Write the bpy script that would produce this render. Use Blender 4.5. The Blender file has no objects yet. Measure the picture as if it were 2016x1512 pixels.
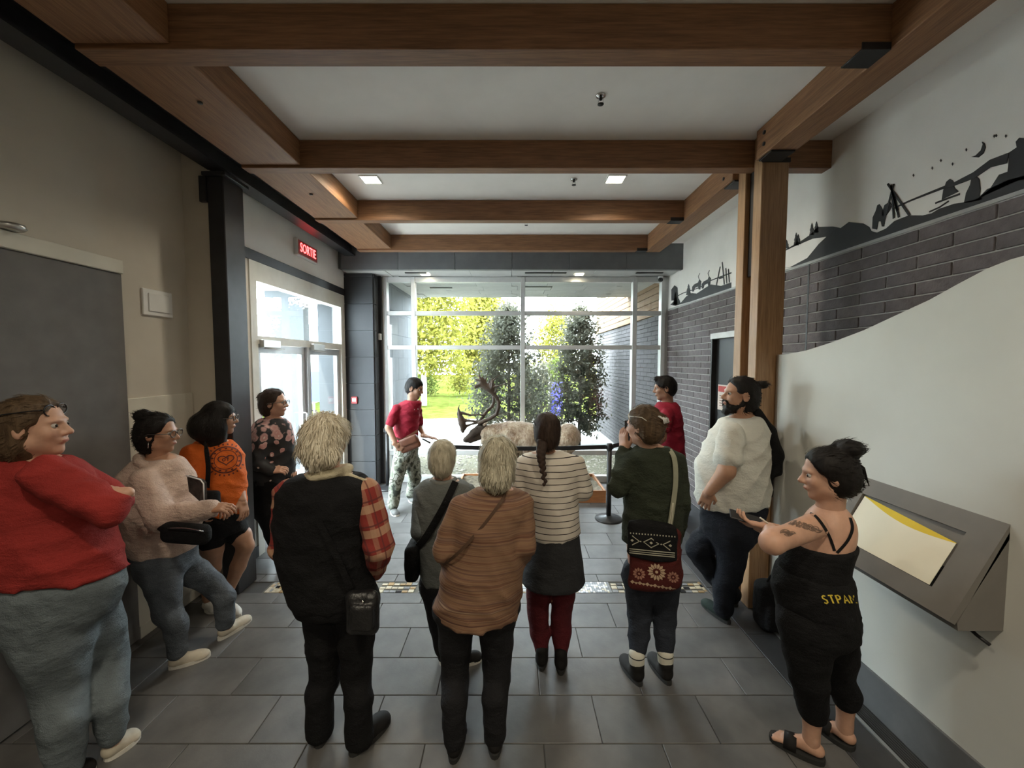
import bpy, bmesh, math, random
import numpy as np
from mathutils import Vector, Matrix

random.seed(7); RNG = np.random.default_rng(7)
SC = bpy.context.scene
COL = SC.collection
R = math.radians

# ------------------------------------------------------------------ camera
CAM_H = 1.942; PITCH = math.atan(44/800.0); FOC = 800.0; CX, CY = 1010.0, 756.0
cam_d = bpy.data.cameras.new('camera'); cam = bpy.data.objects.new('camera', cam_d); COL.objects.link(cam)
cam.location = (0, 0, CAM_H); cam.rotation_euler = (R(90) - PITCH, 0, 0)
cam_d.sensor_width = 36.0; cam_d.lens = FOC/2016*36; cam_d.clip_start = 0.05; cam_d.shift_x = -(CX-1008)/2016
SC.camera = cam

# ------------------------------------------------------------------ world, sun, exposure
W = bpy.data.worlds.new('sky'); SC.world = W; W.use_nodes = True
_bg = W.node_tree.nodes['Background']
_bg.inputs['Color'].default_value = (0.80, 0.91, 1.0, 1); _bg.inputs['Strength'].default_value = 17.0
sun_d = bpy.data.lights.new('sun', 'SUN'); sun_d.energy = 9.0; sun_d.angle = R(1.0); sun_d.color = (1.0, 0.93, 0.80)
sun = bpy.data.objects.new('sun', sun_d); COL.objects.link(sun); sun.rotation_euler = (R(38), R(-14), 0)
sun.location = (0, 0, 12)
SC.view_settings.view_transform = 'Standard'; SC.view_settings.look = 'None'
SC.view_settings.exposure = 1.1; SC.view_settings.gamma = 1.0; SC.view_settings.use_curve_mapping = False
SC.cycles.max_bounces = 8; SC.cycles.diffuse_bounces = 5; SC.cycles.transparent_max_bounces = 24
SC.cycles.sample_clamp_indirect = 6.0; SC.cycles.use_denoising = True
def portal(name, loc, rot, sx, sy):
    d = bpy.data.lights.new(name, 'AREA'); d.shape = 'RECTANGLE'; d.size = sx; d.size_y = sy; d.cycles.is_portal = True
    o = bpy.data.objects.new(name, d); COL.objects.link(o); o.location = loc; o.rotation_euler = rot
portal('window_portal', (0.16, 6.56, 1.65), (R(-90), 0, 0), 4.4, 3.2)
portal('door_portal', (-2.66, 5.05, 1.35), (0, R(-90), 0), 2.7, 2.1)

# ------------------------------------------------------------------ materials
def _nt(name):
    m = bpy.data.materials.new(name); m.use_nodes = True
    nt = m.node_tree; return m, nt, nt.nodes['Principled BSDF']
def nd(nt, typ, **kw):
    n = nt.nodes.new(typ)
    for k, v in kw.items():
        if k in n.inputs: n.inputs[k].default_value = v
        else: setattr(n, k, v)
    return n
def coords(nt, scale=(1, 1, 1), rot=(0, 0, 0), kind='Object'):
    tc = nd(nt, 'ShaderNodeTexCoord'); mp = nd(nt, 'ShaderNodeMapping')
    mp.inputs['Scale'].default_value = scale; mp.inputs['Rotation'].default_value = rot
    nt.links.new(tc.outputs[kind], mp.inputs['Vector']); return mp.outputs['Vector']
def ramp(nt, fac, stops, interp='LINEAR'):
    r = nd(nt, 'ShaderNodeValToRGB'); r.color_ramp.interpolation = interp
    el = r.color_ramp.elements
    while len(el) < len(stops): el.new(0.5)
    for e, (p, c) in zip(el, stops): e.position = p; e.color = (*c[:3], 1)
    nt.links.new(fac, r.inputs['Fac']); return r.outputs['Color']
def mixc(nt, fac, a, b, mode='MIX'):
    m = nd(nt, 'ShaderNodeMix', data_type='RGBA', blend_type=mode)
    for s, v in ((0, fac), (6, a), (7, b)):
        if hasattr(v, 'links') or hasattr(v, 'is_linked'): nt.links.new(v, m.inputs[s])
        else: m.inputs[s].default_value = v if s == 0 else (*v[:3], 1)
    return m.outputs[2]
def math_n(nt, op, a, b=None):
    m = nd(nt, 'ShaderNodeMath', operation=op)
    for i, v in enumerate((a, b)):
        if v is None: continue
        if isinstance(v, (int, float)): m.inputs[i].default_value = v
        else: nt.links.new(v, m.inputs[i])
    return m.outputs[0]
def sepxyz(nt, vec):
    s = nd(nt, 'ShaderNodeSeparateXYZ'); nt.links.new(vec, s.inputs[0]); return s.outputs
def bump(nt, bs, h, strength=0.3, dist=0.01):
    b = nd(nt, 'ShaderNodeBump'); b.inputs['Strength'].default_value = strength; b.inputs['Distance'].default_value = dist
    nt.links.new(h, b.inputs['Height']); nt.links.new(b.outputs['Normal'], bs.inputs['Normal'])
def noise(nt, vec, scale, detail=3, rough=0.55):
    n = nd(nt, 'ShaderNodeTexNoise'); n.inputs['Scale'].default_value = scale; n.inputs['Detail'].default_value = detail
    n.inputs['Roughness'].default_value = rough
    if vec is not None: nt.links.new(vec, n.inputs['Vector'])
    return n.outputs['Fac']
_MC = {}
def plain(name, col, rough=0.6, var=0.12, nscale=8.0, bstr=0.0, bscale=60.0, metal=0.0, spec=0.5, scale=(1, 1, 1), obj_var=0.0):
    if name in _MC: return _MC[name]
    m, nt, bs = _nt(name); v = coords(nt, scale)
    f = noise(nt, v, nscale)
    lo = [max(0, c*(1-var)) for c in col]; hi = [min(1, c*(1+var)) for c in col]
    c = ramp(nt, f, [(0.3, lo), (0.7, hi)])
    if obj_var:
        oi = nd(nt, 'ShaderNodeObjectInfo'); mr = nd(nt, 'ShaderNodeMapRange')
        mr.inputs['To Min'].default_value = 1-obj_var; mr.inputs['To Max'].default_value = 1+obj_var
        nt.links.new(oi.outputs['Random'], mr.inputs['Value'])
        hs = nd(nt, 'ShaderNodeHueSaturation'); nt.links.new(c, hs.inputs['Color']); nt.links.new(mr.outputs[0], hs.inputs['Value']); c = hs.outputs['Color']
    nt.links.new(c, bs.inputs['Base Color'])
    bs.inputs['Roughness'].default_value = rough; bs.inputs['Metallic'].default_value = metal; bs.inputs['Specular IOR Level'].default_value = spec
    if bstr: bump(nt, bs, noise(nt, v, bscale, 4), bstr)
    _MC[name] = m; return m
def wood(name, dark, light, axis, rough=0.45, scale=1.0):
    m, nt, bs = _nt(name)
    s = [14*scale]*3; s[axis] = 0.7*scale
    v = coords(nt, s); f = noise(nt, v, 2.0, 6, 0.65)
    v2 = coords(nt, [x*3 for x in s]); g = noise(nt, v2, 3.0, 3)
    c = ramp(nt, f, [(0.28, dark), (0.5, [(a+b)/2 for a, b in zip(dark, light)]), (0.72, light)])
    c = mixc(nt, 0.35, c, ramp(nt, g, [(0.35, [x*0.6 for x in dark]), (0.65, light)]))
    nt.links.new(c, bs.inputs['Base Color']); bs.inputs['Roughness'].default_value = rough
    bump(nt, bs, f, 0.12, 0.004); return m
def glass_mat(name, tint=(1, 1, 1), refl=1.0):
    m, nt, bs = _nt(name); nt.nodes.remove(bs)
    tr = nd(nt, 'ShaderNodeBsdfTransparent'); tr.inputs['Color'].default_value = (*tint, 1)
    gl = nd(nt, 'ShaderNodeBsdfGlossy'); gl.inputs['Roughness'].default_value = 0.01
    lw = nd(nt, 'ShaderNodeLayerWeight')            # Schlick reflectance of a thin pane, same from both sides
    fr = math_n(nt, 'ADD', math_n(nt, 'MULTIPLY', math_n(nt, 'POWER', lw.outputs['Facing'], 5.0), 0.9), 0.04)
    mx = nd(nt, 'ShaderNodeMixShader')
    nt.links.new(math_n(nt, 'MULTIPLY', fr, refl), mx.inputs[0]); nt.links.new(tr.outputs[0], mx.inputs[1]); nt.links.new(gl.outputs[0], mx.inputs[2])
    nt.links.new(mx.outputs[0], nt.nodes['Material Output'].inputs['Surface']); return m
def emit(name, col, s):
    m, nt, bs = _nt(name); bs.inputs['Base Color'].default_value = (*col, 1)
    bs.inputs['Emission Color'].default_value = (*col, 1); bs.inputs['Emission Strength'].default_value = s; return m

# ------------------------------------------------------------------ object helpers
def tag(o, label=None, cat=None, group=None, kind=None):
    for k, v in (('label', label), ('category', cat), ('group', group), ('kind', kind)):
        if v: o[k] = v
    return o
def wloc(o):
    v = Vector(o.location)
    while o.parent: o = o.parent; v += o.location
    return v
def empty(name, loc, label=None, cat=None, group=None, kind=None):
    o = bpy.data.objects.new(name, None); COL.objects.link(o); o.location = loc; o.empty_display_size = 0.1
    return tag(o, label, cat, group, kind)
def put(o, parent=None):
    COL.objects.link(o)
    if parent is not None:
        pl = wloc(parent); o.location = Vector(o.location) - pl; o.parent = parent
    return o
def mesh_obj(name, V, Fc, mats, parent=None, origin=None, smooth=False, mi=None):
    V = np.asarray(V, float)
    if origin is None:
        if parent is not None: origin = wloc(parent)
        else: origin = Vector(((V[:, 0].min()+V[:, 0].max())/2, (V[:, 1].min()+V[:, 1].max())/2, V[:, 2].min()))
    me = bpy.data.meshes.new(name); me.from_pydata((V-np.array(origin)).tolist(), [], [list(map(int, f)) for f in Fc])
    for m in (mats if isinstance(mats, (list, tuple)) else [mats]): me.materials.append(m)
    if mi is not None: me.polygons.foreach_set('material_index', np.asarray(mi, dtype=np.int32))
    if smooth: me.polygons.foreach_set('use_smooth', np.ones(len(me.polygons), dtype=bool))
    me.update()
    o = bpy.data.objects.new(name, me); o.location = origin
    return put(o, parent)
CUBE_F = [(0, 3, 2, 1), (4, 5, 6, 7), (0, 1, 5, 4), (1, 2, 6, 5), (2, 3, 7, 6), (3, 0, 4, 7)]
def boxv(x0, x1, y0, y1, z0, z1):
    return [(x0, y0, z0), (x1, y0, z0), (x1, y1, z0), (x0, y1, z0), (x0, y0, z1), (x1, y0, z1), (x1, y1, z1), (x0, y1, z1)]
def boxes(name, bl, mat, parent=None, bev=0.0, origin=None, seg=1):
    V, Fc = [], []
    for b in bl:
        n = len(V); V += boxv(*b); Fc += [tuple(i+n for i in f) for f in CUBE_F]
    o = mesh_obj(name, V, Fc, mat, parent, origin)
    if bev: bevel(o, bev, seg)
    return o
def box(name, x0, x1, y0, y1, z0, z1, mat, parent=None, bev=0.0, seg=1):
    c = Vector(((x0+x1)/2, (y0+y1)/2, z0))
    return boxes(name, [(x0, x1, y0, y1, z0, z1)], mat, parent, bev, c, seg)
def bevel(o, w, seg=1):
    bm = bmesh.new(); bm.from_mesh(o.data)
    bmesh.ops.bevel(bm, geom=bm.edges[:], offset=w, segments=seg, affect='EDGES', profile=0.5); bm.to_mesh(o.data); bm.free(); return o
def share(src, name, loc, parent=None, rz=0.0):
    o = bpy.data.objects.new(name, src.data); o.location = loc; o.rotation_euler[2] = rz; return put(o, parent)
def struct(o): o['kind'] = 'structure'; return o
def tube(name, pts, rad, mat, parent=None, n=8, smooth=True, cap=True, flat=None):
    """tube along points; rad number or list; flat=(width dir factor) scales across z"""
    pts = [np.array(p, float) for p in pts]; V, Fc = [], []
    rr = rad if isinstance(rad, (list, tuple)) else [rad]*len(pts)
    prev = None
    for i, p in enumerate(pts):
        t = pts[min(i+1, len(pts)-1)] - pts[max(i-1, 0)]; t = t/(np.linalg.norm(t)+1e-9)
        if prev is None: a = np.cross(t, [0, 0, 1.0]); a = a if np.linalg.norm(a) > 1e-3 else np.cross(t, [1.0, 0, 0])
        else: a = prev - t*np.dot(prev, t)
        a = a/np.linalg.norm(a); prev = a; b = np.cross(t, a)
        for j in range(n):
            th = 2*math.pi*j/n; V.append(p + rr[i]*(math.cos(th)*a*(flat[0] if flat else 1) + math.sin(th)*b*(flat[1] if flat else 1)))
    for i in range(len(pts)-1):
        for j in range(n):
            Fc.append((i*n+j, i*n+(j+1) % n, (i+1)*n+(j+1) % n, (i+1)*n+j))
    if cap: Fc.append(tuple(range(n-1, -1, -1))); Fc.append(tuple((len(pts)-1)*n+j for j in range(n)))
    return mesh_obj(name, V, Fc, mat, parent, None, smooth)
def lathe(name, prof, c, mat, parent=None, n=20):
    V, Fc = [], []
    for r, z in prof:
        for j in range(n):
            th = 2*math.pi*j/n; V.append((c[0]+r*math.cos(th), c[1]+r*math.sin(th), c[2]+z))
    for i in range(len(prof)-1):
        for j in range(n): Fc.append((i*n+j, i*n+(j+1) % n, (i+1)*n+(j+1) % n, (i+1)*n+j))
    Fc.append(tuple(range(n-1, -1, -1))); Fc.append(tuple((len(prof)-1)*n+j for j in range(n)))
    return mesh_obj(name, V, Fc, mat, parent, None, True)
def prism(name, poly, axis, t0, t1, mat, parent=None):
    """extrude a 2D polygon; axis 0: poly is (y,z) extruded in x; axis 1: (x,z) in y"""
    n = len(poly); V = []
    for t in (t0, t1):
        for a, b in poly: V.append((t, a, b) if axis == 0 else ((a, t, b) if axis == 1 else (a, b, t)))
    Fc = [tuple(range(n-1, -1, -1)), tuple(range(n, 2*n))] + [(i, (i+1) % n, n+(i+1) % n, n+i) for i in range(n)]
    o = mesh_obj(name, V, Fc, mat, parent)
    bm = bmesh.new(); bm.from_mesh(o.data); bmesh.ops.recalc_face_normals(bm, faces=bm.faces); bm.to_mesh(o.data); bm.free()
    return o

# pixel of the 2016x1512 photograph -> point of the place on a known plane
_c, _s = math.cos(PITCH), math.sin(PITCH)
def ray(u, v):
    a, b = (u-CX)/FOC, (v-CY)/FOC
    return np.array([a, _c-b*_s, -_s-b*_c])
def at(u, v, y): r = ray(u, v); q = r*(y/r[1]); return np.array([q[0], y, CAM_H+q[2]])
def on_floor(u, v, z=0.0): r = ray(u, v); q = r*((z-CAM_H)/r[2]); return np.array([q[0], q[1], z])
def on_wall(u, v, x): r = ray(u, v); q = r*(x/r[0]); return np.array([x, q[1], CAM_H+q[2]])

# ------------------------------------------------------------------ implicit surfaces (one closed skin per part)
def _smin(a, b, k):
    h = np.clip(0.5+0.5*(b-a)/k, 0, 1); return b*(1-h)+a*h-k*h*(1-h)
def _herm(x, xp, fp):
    xp = np.asarray(xp, float); fp = np.asarray(fp, float)
    if len(xp) < 3: return np.interp(x, xp, fp)
    d = np.diff(fp)/np.diff(xp); m = np.zeros_like(fp); m[1:-1] = np.where(d[1:]*d[:-1] > 0, (d[1:]+d[:-1])/2, 0); m[0] = d[0]; m[-1] = d[-1]
    i = np.clip(np.searchsorted(xp, x)-1, 0, len(xp)-2); hh = xp[i+1]-xp[i]; t = np.clip((x-xp[i])/hh, 0, 1)
    return (2*t**3-3*t**2+1)*fp[i]+(t**3-2*t**2+t)*hh*m[i]+(-2*t**3+3*t**2)*fp[i+1]+(t**3-t**2)*hh*m[i+1]
class Blob:
    def __init__(s): s.p = []
    def cone(s, a, b, ra, rb, k=0.02, op='u'):
        a = np.array(a, float); b = np.array(b, float); rm = max(ra, rb)
        s.p.append(('c', (a, b, ra, rb), k, op, np.minimum(a, b)-rm, np.maximum(a, b)+rm)); return s
    def chain(s, pts, rad, k=0.02):
        for i in range(len(pts)-1): s.cone(pts[i], pts[i+1], rad[i], rad[i+1], k)
        return s
    def ell(s, c, r, M=None, k=0.02, op='u'):
        c = np.array(c, float); r = np.array(r if hasattr(r, '__len__') else (r, r, r), float); rm = r.max()
        lo, hi = (c-r, c+r) if M is None else (c-rm, c+rm)
        s.p.append(('e', (c, r, M), k, op, lo, hi)); return s
    def box(s, c, hx, M=None, rd=0.01, k=0.01, op='u'):
        c = np.array(c, float); hx = np.array(hx, float); rm = np.linalg.norm(hx)
        lo, hi = (c-hx, c+hx) if M is None else (c-rm, c+rm)
        s.p.append(('b', (c, hx, M, rd), k, op, lo, hi)); return s
    def loft(s, rings, k=0.03, ang=0.0, cap=0.012, tilt=(0, 0)):
        """rings (cx, cy, z, rx, ry) ; cap rounding ; tilt = slope of both end planes"""
        rings = sorted(rings, key=lambda r: r[2]); A = np.array(rings, float)
        rm = np.maximum(A[:, 3], A[:, 4]); zt = 0.3*max(abs(tilt[0]), abs(tilt[1]))
        lo = np.array([(A[:, 0]-rm).min(), (A[:, 1]-rm).min(), A[0, 2]-zt]); hi = np.array([(A[:, 0]+rm).max(), (A[:, 1]+rm).max(), A[-1, 2]+zt])
        s.p.append(('l', (A, ang, cap, tilt), k, 'u', lo, hi)); return s
    def build(s, h, noise=None, smooth=1):
        un = [q for q in s.p if q[3] == 'u']
        lo = np.min([q[4] for q in un], axis=0)-3*h; hi = np.max([q[5] for q in un], axis=0)+3*h
        n = np.ceil((hi-lo)/h).astype(int)+1
        ax = [lo[i]+h*np.arange(n[i]) for i in range(3)]
        D = np.full(n, 0.5, np.float32)
        for kind, pr, k, op, l, u in s.p:
            m = k+2.5*h
            i0 = np.clip(np.floor((l-m-lo)/h).astype(int), 0, n-1); i1 = np.clip(np.ceil((u+m-lo)/h).astype(int)+1, 1, n)
            if (i1 <= i0).any(): continue
            sl = tuple(slice(i0[i], i1[i]) for i in range(3))
            X = ax[0][sl[0]][:, None, None]; Y = ax[1][sl[1]][None, :, None]; Z = ax[2][sl[2]][None, None, :]
            if kind == 'c':
                a, b, ra, rb = pr; ab = b-a; L = ab.dot(ab)+1e-12
                t = np.clip(((X-a[0])*ab[0]+(Y-a[1])*ab[1]+(Z-a[2])*ab[2])/L, 0, 1)
                d = np.sqrt((X-a[0]-t*ab[0])**2+(Y-a[1]-t*ab[1])**2+(Z-a[2]-t*ab[2])**2)-(ra+(rb-ra)*t)
            elif kind in 'eb':
                c = pr[0]; dx, dy, dz = X-c[0], Y-c[1], Z-c[2]; M = pr[2]
                if M is not None:   # columns of M are the local axes
                    dx, dy, dz = (dx*M[0, j]+dy*M[1, j]+dz*M[2, j] for j in range(3))
                if kind == 'e':
                    r = pr[1]; q = np.sqrt((dx/r[0])**2+(dy/r[1])**2+(dz/r[2])**2); d = (q-1)*r.min()
                else:
                    hx, rd = pr[1], pr[3]; q = [np.abs(e)-hh+rd for e, hh in zip((dx, dy, dz), hx)]
                    d = np.sqrt(sum(np.maximum(e, 0)**2 for e in q))+np.minimum(np.maximum(np.maximum(q[0], q[1]), q[2]), 0)-rd
            else:
                A, ang, cap, tilt = pr; z = ax[2][sl[2]]
                f = [_herm(z, A[:, 2], A[:, j])[None, None, :] for j in (0, 1, 3, 4)]
                dx, dy = X-f[0], Y-f[1]
                if ang: ca, sa = math.cos(ang), math.sin(ang); dx, dy = dx*ca+dy*sa, -dx*sa+dy*ca
                q = np.sqrt((dx/f[2])**2+(dy/f[3])**2); d = (q-1)*np.minimum(f[2], f[3])
                zt = tilt[0]*dx+tilt[1]*dy
                d = -_smin(-_smin2(d, A[0, 2]+zt-Z, cap), -(Z-A[-1, 2]-zt+0*dx), cap)
            if op == 'u': D[sl] = _smin(D[sl], d, k)
            elif op == 's': D[sl] = -_smin(-D[sl], d, k)
        if noise is not None: D += noise(ax[0][:, None, None], ax[1][None, :, None], ax[2][None, None, :])
        return _nets(D, lo, h, smooth)
def _smin2(a, b, k): return -_smin(-a, -b, k)   # smooth max
_CO = [(i, j, k) for i in (0, 1) for j in (0, 1) for k in (0, 1)]
def _nets(D, lo, h, smooth):
    S = D < 0; n = np.array(D.shape)-1
    cnt = np.zeros(n, np.int8)
    for i, j, k in _CO: cnt += S[i:i+n[0], j:j+n[1], k:k+n[2]]
    act = np.argwhere((cnt > 0) & (cnt < 8))
    idx = np.full(n, -1, np.int32); idx[tuple(act.T)] = np.arange(len(act))
    cv = np.stack([D[act[:, 0]+i, act[:, 1]+j, act[:, 2]+k] for i, j, k in _CO], 1)
    acc = np.zeros((len(act), 3)); c = np.zeros(len(act))
    for a in range(8):
        for b in range(a+1, 8):
            df = np.abs(np.array(_CO[a])-np.array(_CO[b])).sum()
            if df != 1: continue
            va, vb = cv[:, a], cv[:, b]; m = (va < 0) != (vb < 0)
            t = np.where(m, va/np.where(m, va-vb, 1), 0)
            p = np.array(_CO[a])[None, :]+t[:, None]*(np.array(_CO[b])-np.array(_CO[a]))[None, :]
            acc += p*m[:, None]; c += m
    V = lo+h*(act+acc/c[:, None])
    Q = []
    for axis in range(3):
        o1, o2 = [q for q in range(3) if q != axis]
        A = [slice(None)]*3; B = [slice(None)]*3; A[axis] = slice(0, -1); B[axis] = slice(1, None)
        sA, sB = S[tuple(A)], S[tuple(B)]
        e = np.argwhere(sA != sB)
        e = e[(e[:, o1] > 0) & (e[:, o2] > 0) & (e[:, o1] < n[o1]) & (e[:, o2] < n[o2])]
        if not len(e): continue
        def g(d1, d2):
            f = e.copy(); f[:, o1] -= d1; f[:, o2] -= d2; return idx[f[:, 0], f[:, 1], f[:, 2]]
        q = np.stack([g(1, 1), g(0, 1), g(0, 0), g(1, 0)], 1)
        flip = sA[tuple(e.T)]
        if axis == 1: flip = ~flip
        q[~flip] = q[~flip][:, ::-1]; Q.append(q)
    Q = np.concatenate(Q); Q = Q[(Q >= 0).all(1)]
    for _ in range(smooth):
        a = np.zeros_like(V); w = np.zeros(len(V))
        for i in range(4):
            for j in (1, 3): np.add.at(a, Q[:, i], V[Q[:, (i+j) % 4]]); np.add.at(w, Q[:, i], 1)
        V = 0.45*V+0.55*a/np.maximum(w, 1)[:, None]
    return V, Q
def merge(parts):
    """[(V,Q,mat_index)] -> V,Q,mi"""
    V, Q, mi, n = [], [], [], 0
    for v, q, m in parts:
        V.append(v); Q.append(np.asarray(q)+n); mi += [m]*len(q); n += len(v)
    return np.concatenate(V), [list(f) for q in Q for f in q.tolist()], mi

# ================================================================== STRUCTURE
M = {}
M['wallgrey'] = plain('painted_wall', (0.54, 0.50, 0.43), 0.85, 0.05, 3, 0.05, 90)
M['wallwhite'] = plain('white_wall', (0.78, 0.755, 0.72), 0.85, 0.04, 3, 0.05, 90)
M['ceilwhite'] = plain('ceiling_board', (0.80, 0.775, 0.74), 0.9, 0.03, 4)
M['cream'] = plain('cream_panel', (0.62, 0.60, 0.52), 0.7, 0.05, 4)
M['darkpanel'] = plain('dark_grey_board', (0.135, 0.130, 0.125), 0.7, 0.12, 6, 0.05, 120)
M['tile'] = plain('floor_tile', (0.104, 0.101, 0.098), 0.48, 0.22, 5, 0.08, 40, obj_var=0.08)
M['grout'] = plain('grout', (0.055, 0.055, 0.055), 0.9)
M['darktile'] = plain('border_tile', (0.045, 0.045, 0.048), 0.5, 0.2, 8, obj_var=0.08)
M['alu'] = plain('aluminium', (0.55, 0.55, 0.54), 0.38, 0.06, 10, metal=0.85)
M['frame'] = plain('window_frame', (0.50, 0.50, 0.485), 0.45, 0.05, 10, metal=0.3)
M['doorframe'] = plain('door_frame_paint', (0.60, 0.585, 0.52), 0.5, 0.05, 8)
M['doorleaf'] = plain('door_leaf_metal', (0.46, 0.47, 0.48), 0.4, 0.05, 8, metal=0.4)
M['steel'] = plain('painted_steel', (0.022, 0.022, 0.026), 0.45, 0.2, 10)
M['steelside'] = M['steel']
M['greyclad'] = plain('grey_cladding', (0.120, 0.125, 0.128), 0.6, 0.10, 6, 0.05, 60, obj_var=0.05)
M['greypanel'] = plain('pier_panel', (0.030, 0.032, 0.035), 0.75, 0.08, 5, 0.04, 60, obj_var=0.05)
M['soffit'] = plain('soffit_panel', (0.42, 0.42, 0.41), 0.7, 0.06, 6, obj_var=0.04)
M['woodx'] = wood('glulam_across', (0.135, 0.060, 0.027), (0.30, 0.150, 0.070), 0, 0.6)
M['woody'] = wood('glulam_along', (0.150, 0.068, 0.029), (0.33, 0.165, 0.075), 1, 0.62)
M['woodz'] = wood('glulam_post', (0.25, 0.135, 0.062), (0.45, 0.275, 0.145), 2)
M['brick'] = plain('dark_brick', (0.110, 0.092, 0.094), 0.8, 0.25, 14, 0.3, 70, obj_var=0.16)
M['mortar'] = plain('mortar', (0.42, 0.40, 0.38), 0.95, 0.1, 30)
M['black'] = plain('black_paint', (0.012, 0.012, 0.013), 0.5)
M['vinyl'] = plain('mural_vinyl', (0.020, 0.020, 0.022), 0.7)
M['glass'] = glass_mat('window_glass', (0.97, 0.99, 0.98), 1.0)
M['white'] = plain('white_plastic', (0.72, 0.72, 0.70), 0.5, 0.03)
M['chrome'] = plain('chrome', (0.6, 0.6, 0.6), 0.2, 0.03, metal=1.0)

ZB, ZC = 3.43, 3.64           # beam underside, ceiling
XL, XD, XR = -2.63, -2.55, 2.45
YW = 6.50                      # window plane
YB = -4.0                      # wall behind the camera

# floor ------------------------------------------------------------
floor = struct(box('floor', -2.9, 2.6, YB, 6.62, -0.12, -0.006, M['grout']))
tile_me = {}
def tile(x0, x1, y0, y1, mat, z=0.0, name='tile'):
    key = (round(x1-x0, 3), round(y1-y0, 3), mat.name)
    if key not in tile_me:
        o = box(name, x0, x1, y0, y1, -0.012, z, mat, floor, 0.0025); tile_me[key] = o
    else: share(tile_me[key], name, ((x0+x1)/2, (y0+y1)/2, -0.012), floor)
rows = [(3.17-0.301*k, 3.17-0.301*(k-1), k) for k in range(1, 9)]          # towards the camera
rows = [(3.17-0.301*(k+1), 3.17-0.301*k, k) for k in range(0, 8)] + [(3.17, 3.318, -1)] + [(3.487, 3.618, 2)] + [(3.618+0.2985*k, 3.618+0.2985*(k+1), k+1) for k in range(0, 10)]
XT0, XT1 = -2.62, 1.662
for y0, y1, k in rows:
    y1 = min(y1, YW+0.05)
    if y1-y0 < 0.03: continue
    x = -0.747 - 0.602*4 + (0.301 if k % 2 == 0 else 0.0)
    while x < XT1:
        a, b = max(x, XT0), min(x+0.602, XT1)
        if b-a > 0.03: tile(a+0.002, b-0.002, y0+0.002, y1-0.002, M['tile'])
        x += 0.602
box('floor_slab_tiles', XT0, XT1, YB, 3.17-0.301*8, -0.012, -0.001, M['tile'], floor)['kind'] = 'stuff'
yb = -0.2
while yb < 6.4:                                                       # dark border row on the right
    tile(1.666, 1.872, yb+0.002, yb+0.598, M['darktile'], name='border_tile'); yb += 0.6
box('metal_strip', 1.874, 1.892, -0.6, 2.95, -0.012, 0.006, M['alu'], floor)
box('metal_strip', 1.874, 1.99, 2.95, 2.972, -0.012, 0.006, M['alu'], floor)
boxes('ribbed_mat', [(1.894+0.0135*i, 1.894+0.0135*i+0.008, -0.6, 2.948, -0.012, -0.001) for i in range(8)], M['darktile'], floor)['kind'] = 'stuff'
box('border_slab', 1.994, 2.44, -0.6, 6.4, -0.012, -0.002, M['darktile'], floor)
# mosaic strip: small stones in cream, ochre, grey, black and mirror
mos = [plain('mosaic_cream', (0.52, 0.46, 0.34), 0.35), plain('mosaic_ochre', (0.36, 0.24, 0.11), 0.35), plain('mosaic_grey', (0.22, 0.23, 0.24), 0.3),
       plain('mosaic_black', (0.02, 0.02, 0.022), 0.25), plain('mosaic_white', (0.68, 0.67, 0.62), 0.2), plain('mosaic_mirror', (0.5, 0.52, 0.54), 0.32, metal=0.9)]
V, Fc, mi = [], [], []
def mblock(x0, x1, y0, y1, z, m):
    n = len(V); V.extend(boxv(x0, x1, y0, y1, -0.01, z)); Fc.extend([tuple(i+n for i in f) for f in CUBE_F]); mi.extend([m]*6)
x = -2.10
while x < 1.64:
    seg = random.choice([0, 1, 2]); L = random.uniform(0.25, 0.5); xe = min(x+L, 1.645)
    if seg == 0:      # square grid, mirror and white
        px = 0.0205
        while x+px <= xe:
            for r in range(8): mblock(x+0.001, x+px-0.0015, 3.320+r*0.0207, 3.320+r*0.0207+0.0185, 0.001, random.choice([5, 4, 2, 2, 0]))
            x += px
    elif seg == 1:    # upright chips with dark accents
        while x+0.02 <= xe:
            y = 3.320; w = random.choice([0.022, 0.034, 0.05]); w = min(w, xe-x)
            while y < 3.472:
                d = random.choice([0.016, 0.026, 0.04]); d = min(d, 3.485-y); mblock(x+0.001, x+w-0.002, y+0.001, y+d-0.001, 0.001, random.choice([0, 0, 0, 1, 3, 3, 2, 4])); y += d
            x += w
    else:             # pebbles laid on the slant
        while x+0.05 <= xe:
            for r in range(3): mblock(x+0.004*r, x+0.045+0.004*r, 3.322+r*0.055, 3.322+r*0.055+random.choice([0.028, 0.045]), 0.001, random.choice([0, 0, 1, 3, 2]))
            x += 0.052
    x = max(x, xe-0.001)+0.001
mesh_obj('mosaic_strip', V, Fc, mos, floor, None, False, mi)['kind'] = 'stuff'
box('mosaic_bed', -2.12, 1.66, 3.318, 3.487, -0.012, -0.004, plain('mosaic_grout', (0.12, 0.115, 0.10), 0.9), floor)

# left walls ---------------------------------------------------------
wl = struct(box('wall_left', XL-0.2, XL, YB, 3.31, 0, 3.9, M['wallgrey']))
boxes('return_face', [(XL-0.2, -2.41, 3.31, 3.42, 0, 3.9)], M['wallgrey'], wl)
struct(boxes('wall_left_door', [(XD-0.14, XD, 3.42, 3.96, 0, 3.9), (XD-0.14, XD, 3.96, 6.62, 2.98, 3.9), (XD-0.14, XD, 6.16, 6.62, 0, 2.98)], M['wallwhite']))
struct(box('baseboard_left', XD, XD+0.014, 3.53, 3.96, 0, 0.11, M['greypanel']))
box('dark_head_trim', XD, XD+0.02, 3.45, 6.18, 2.93, 3.03, M['steel'], None, 0.003); struct(bpy.data.objects['dark_head_trim']); bpy.data.objects['dark_head_trim'].name = 'trim_1'
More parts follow.
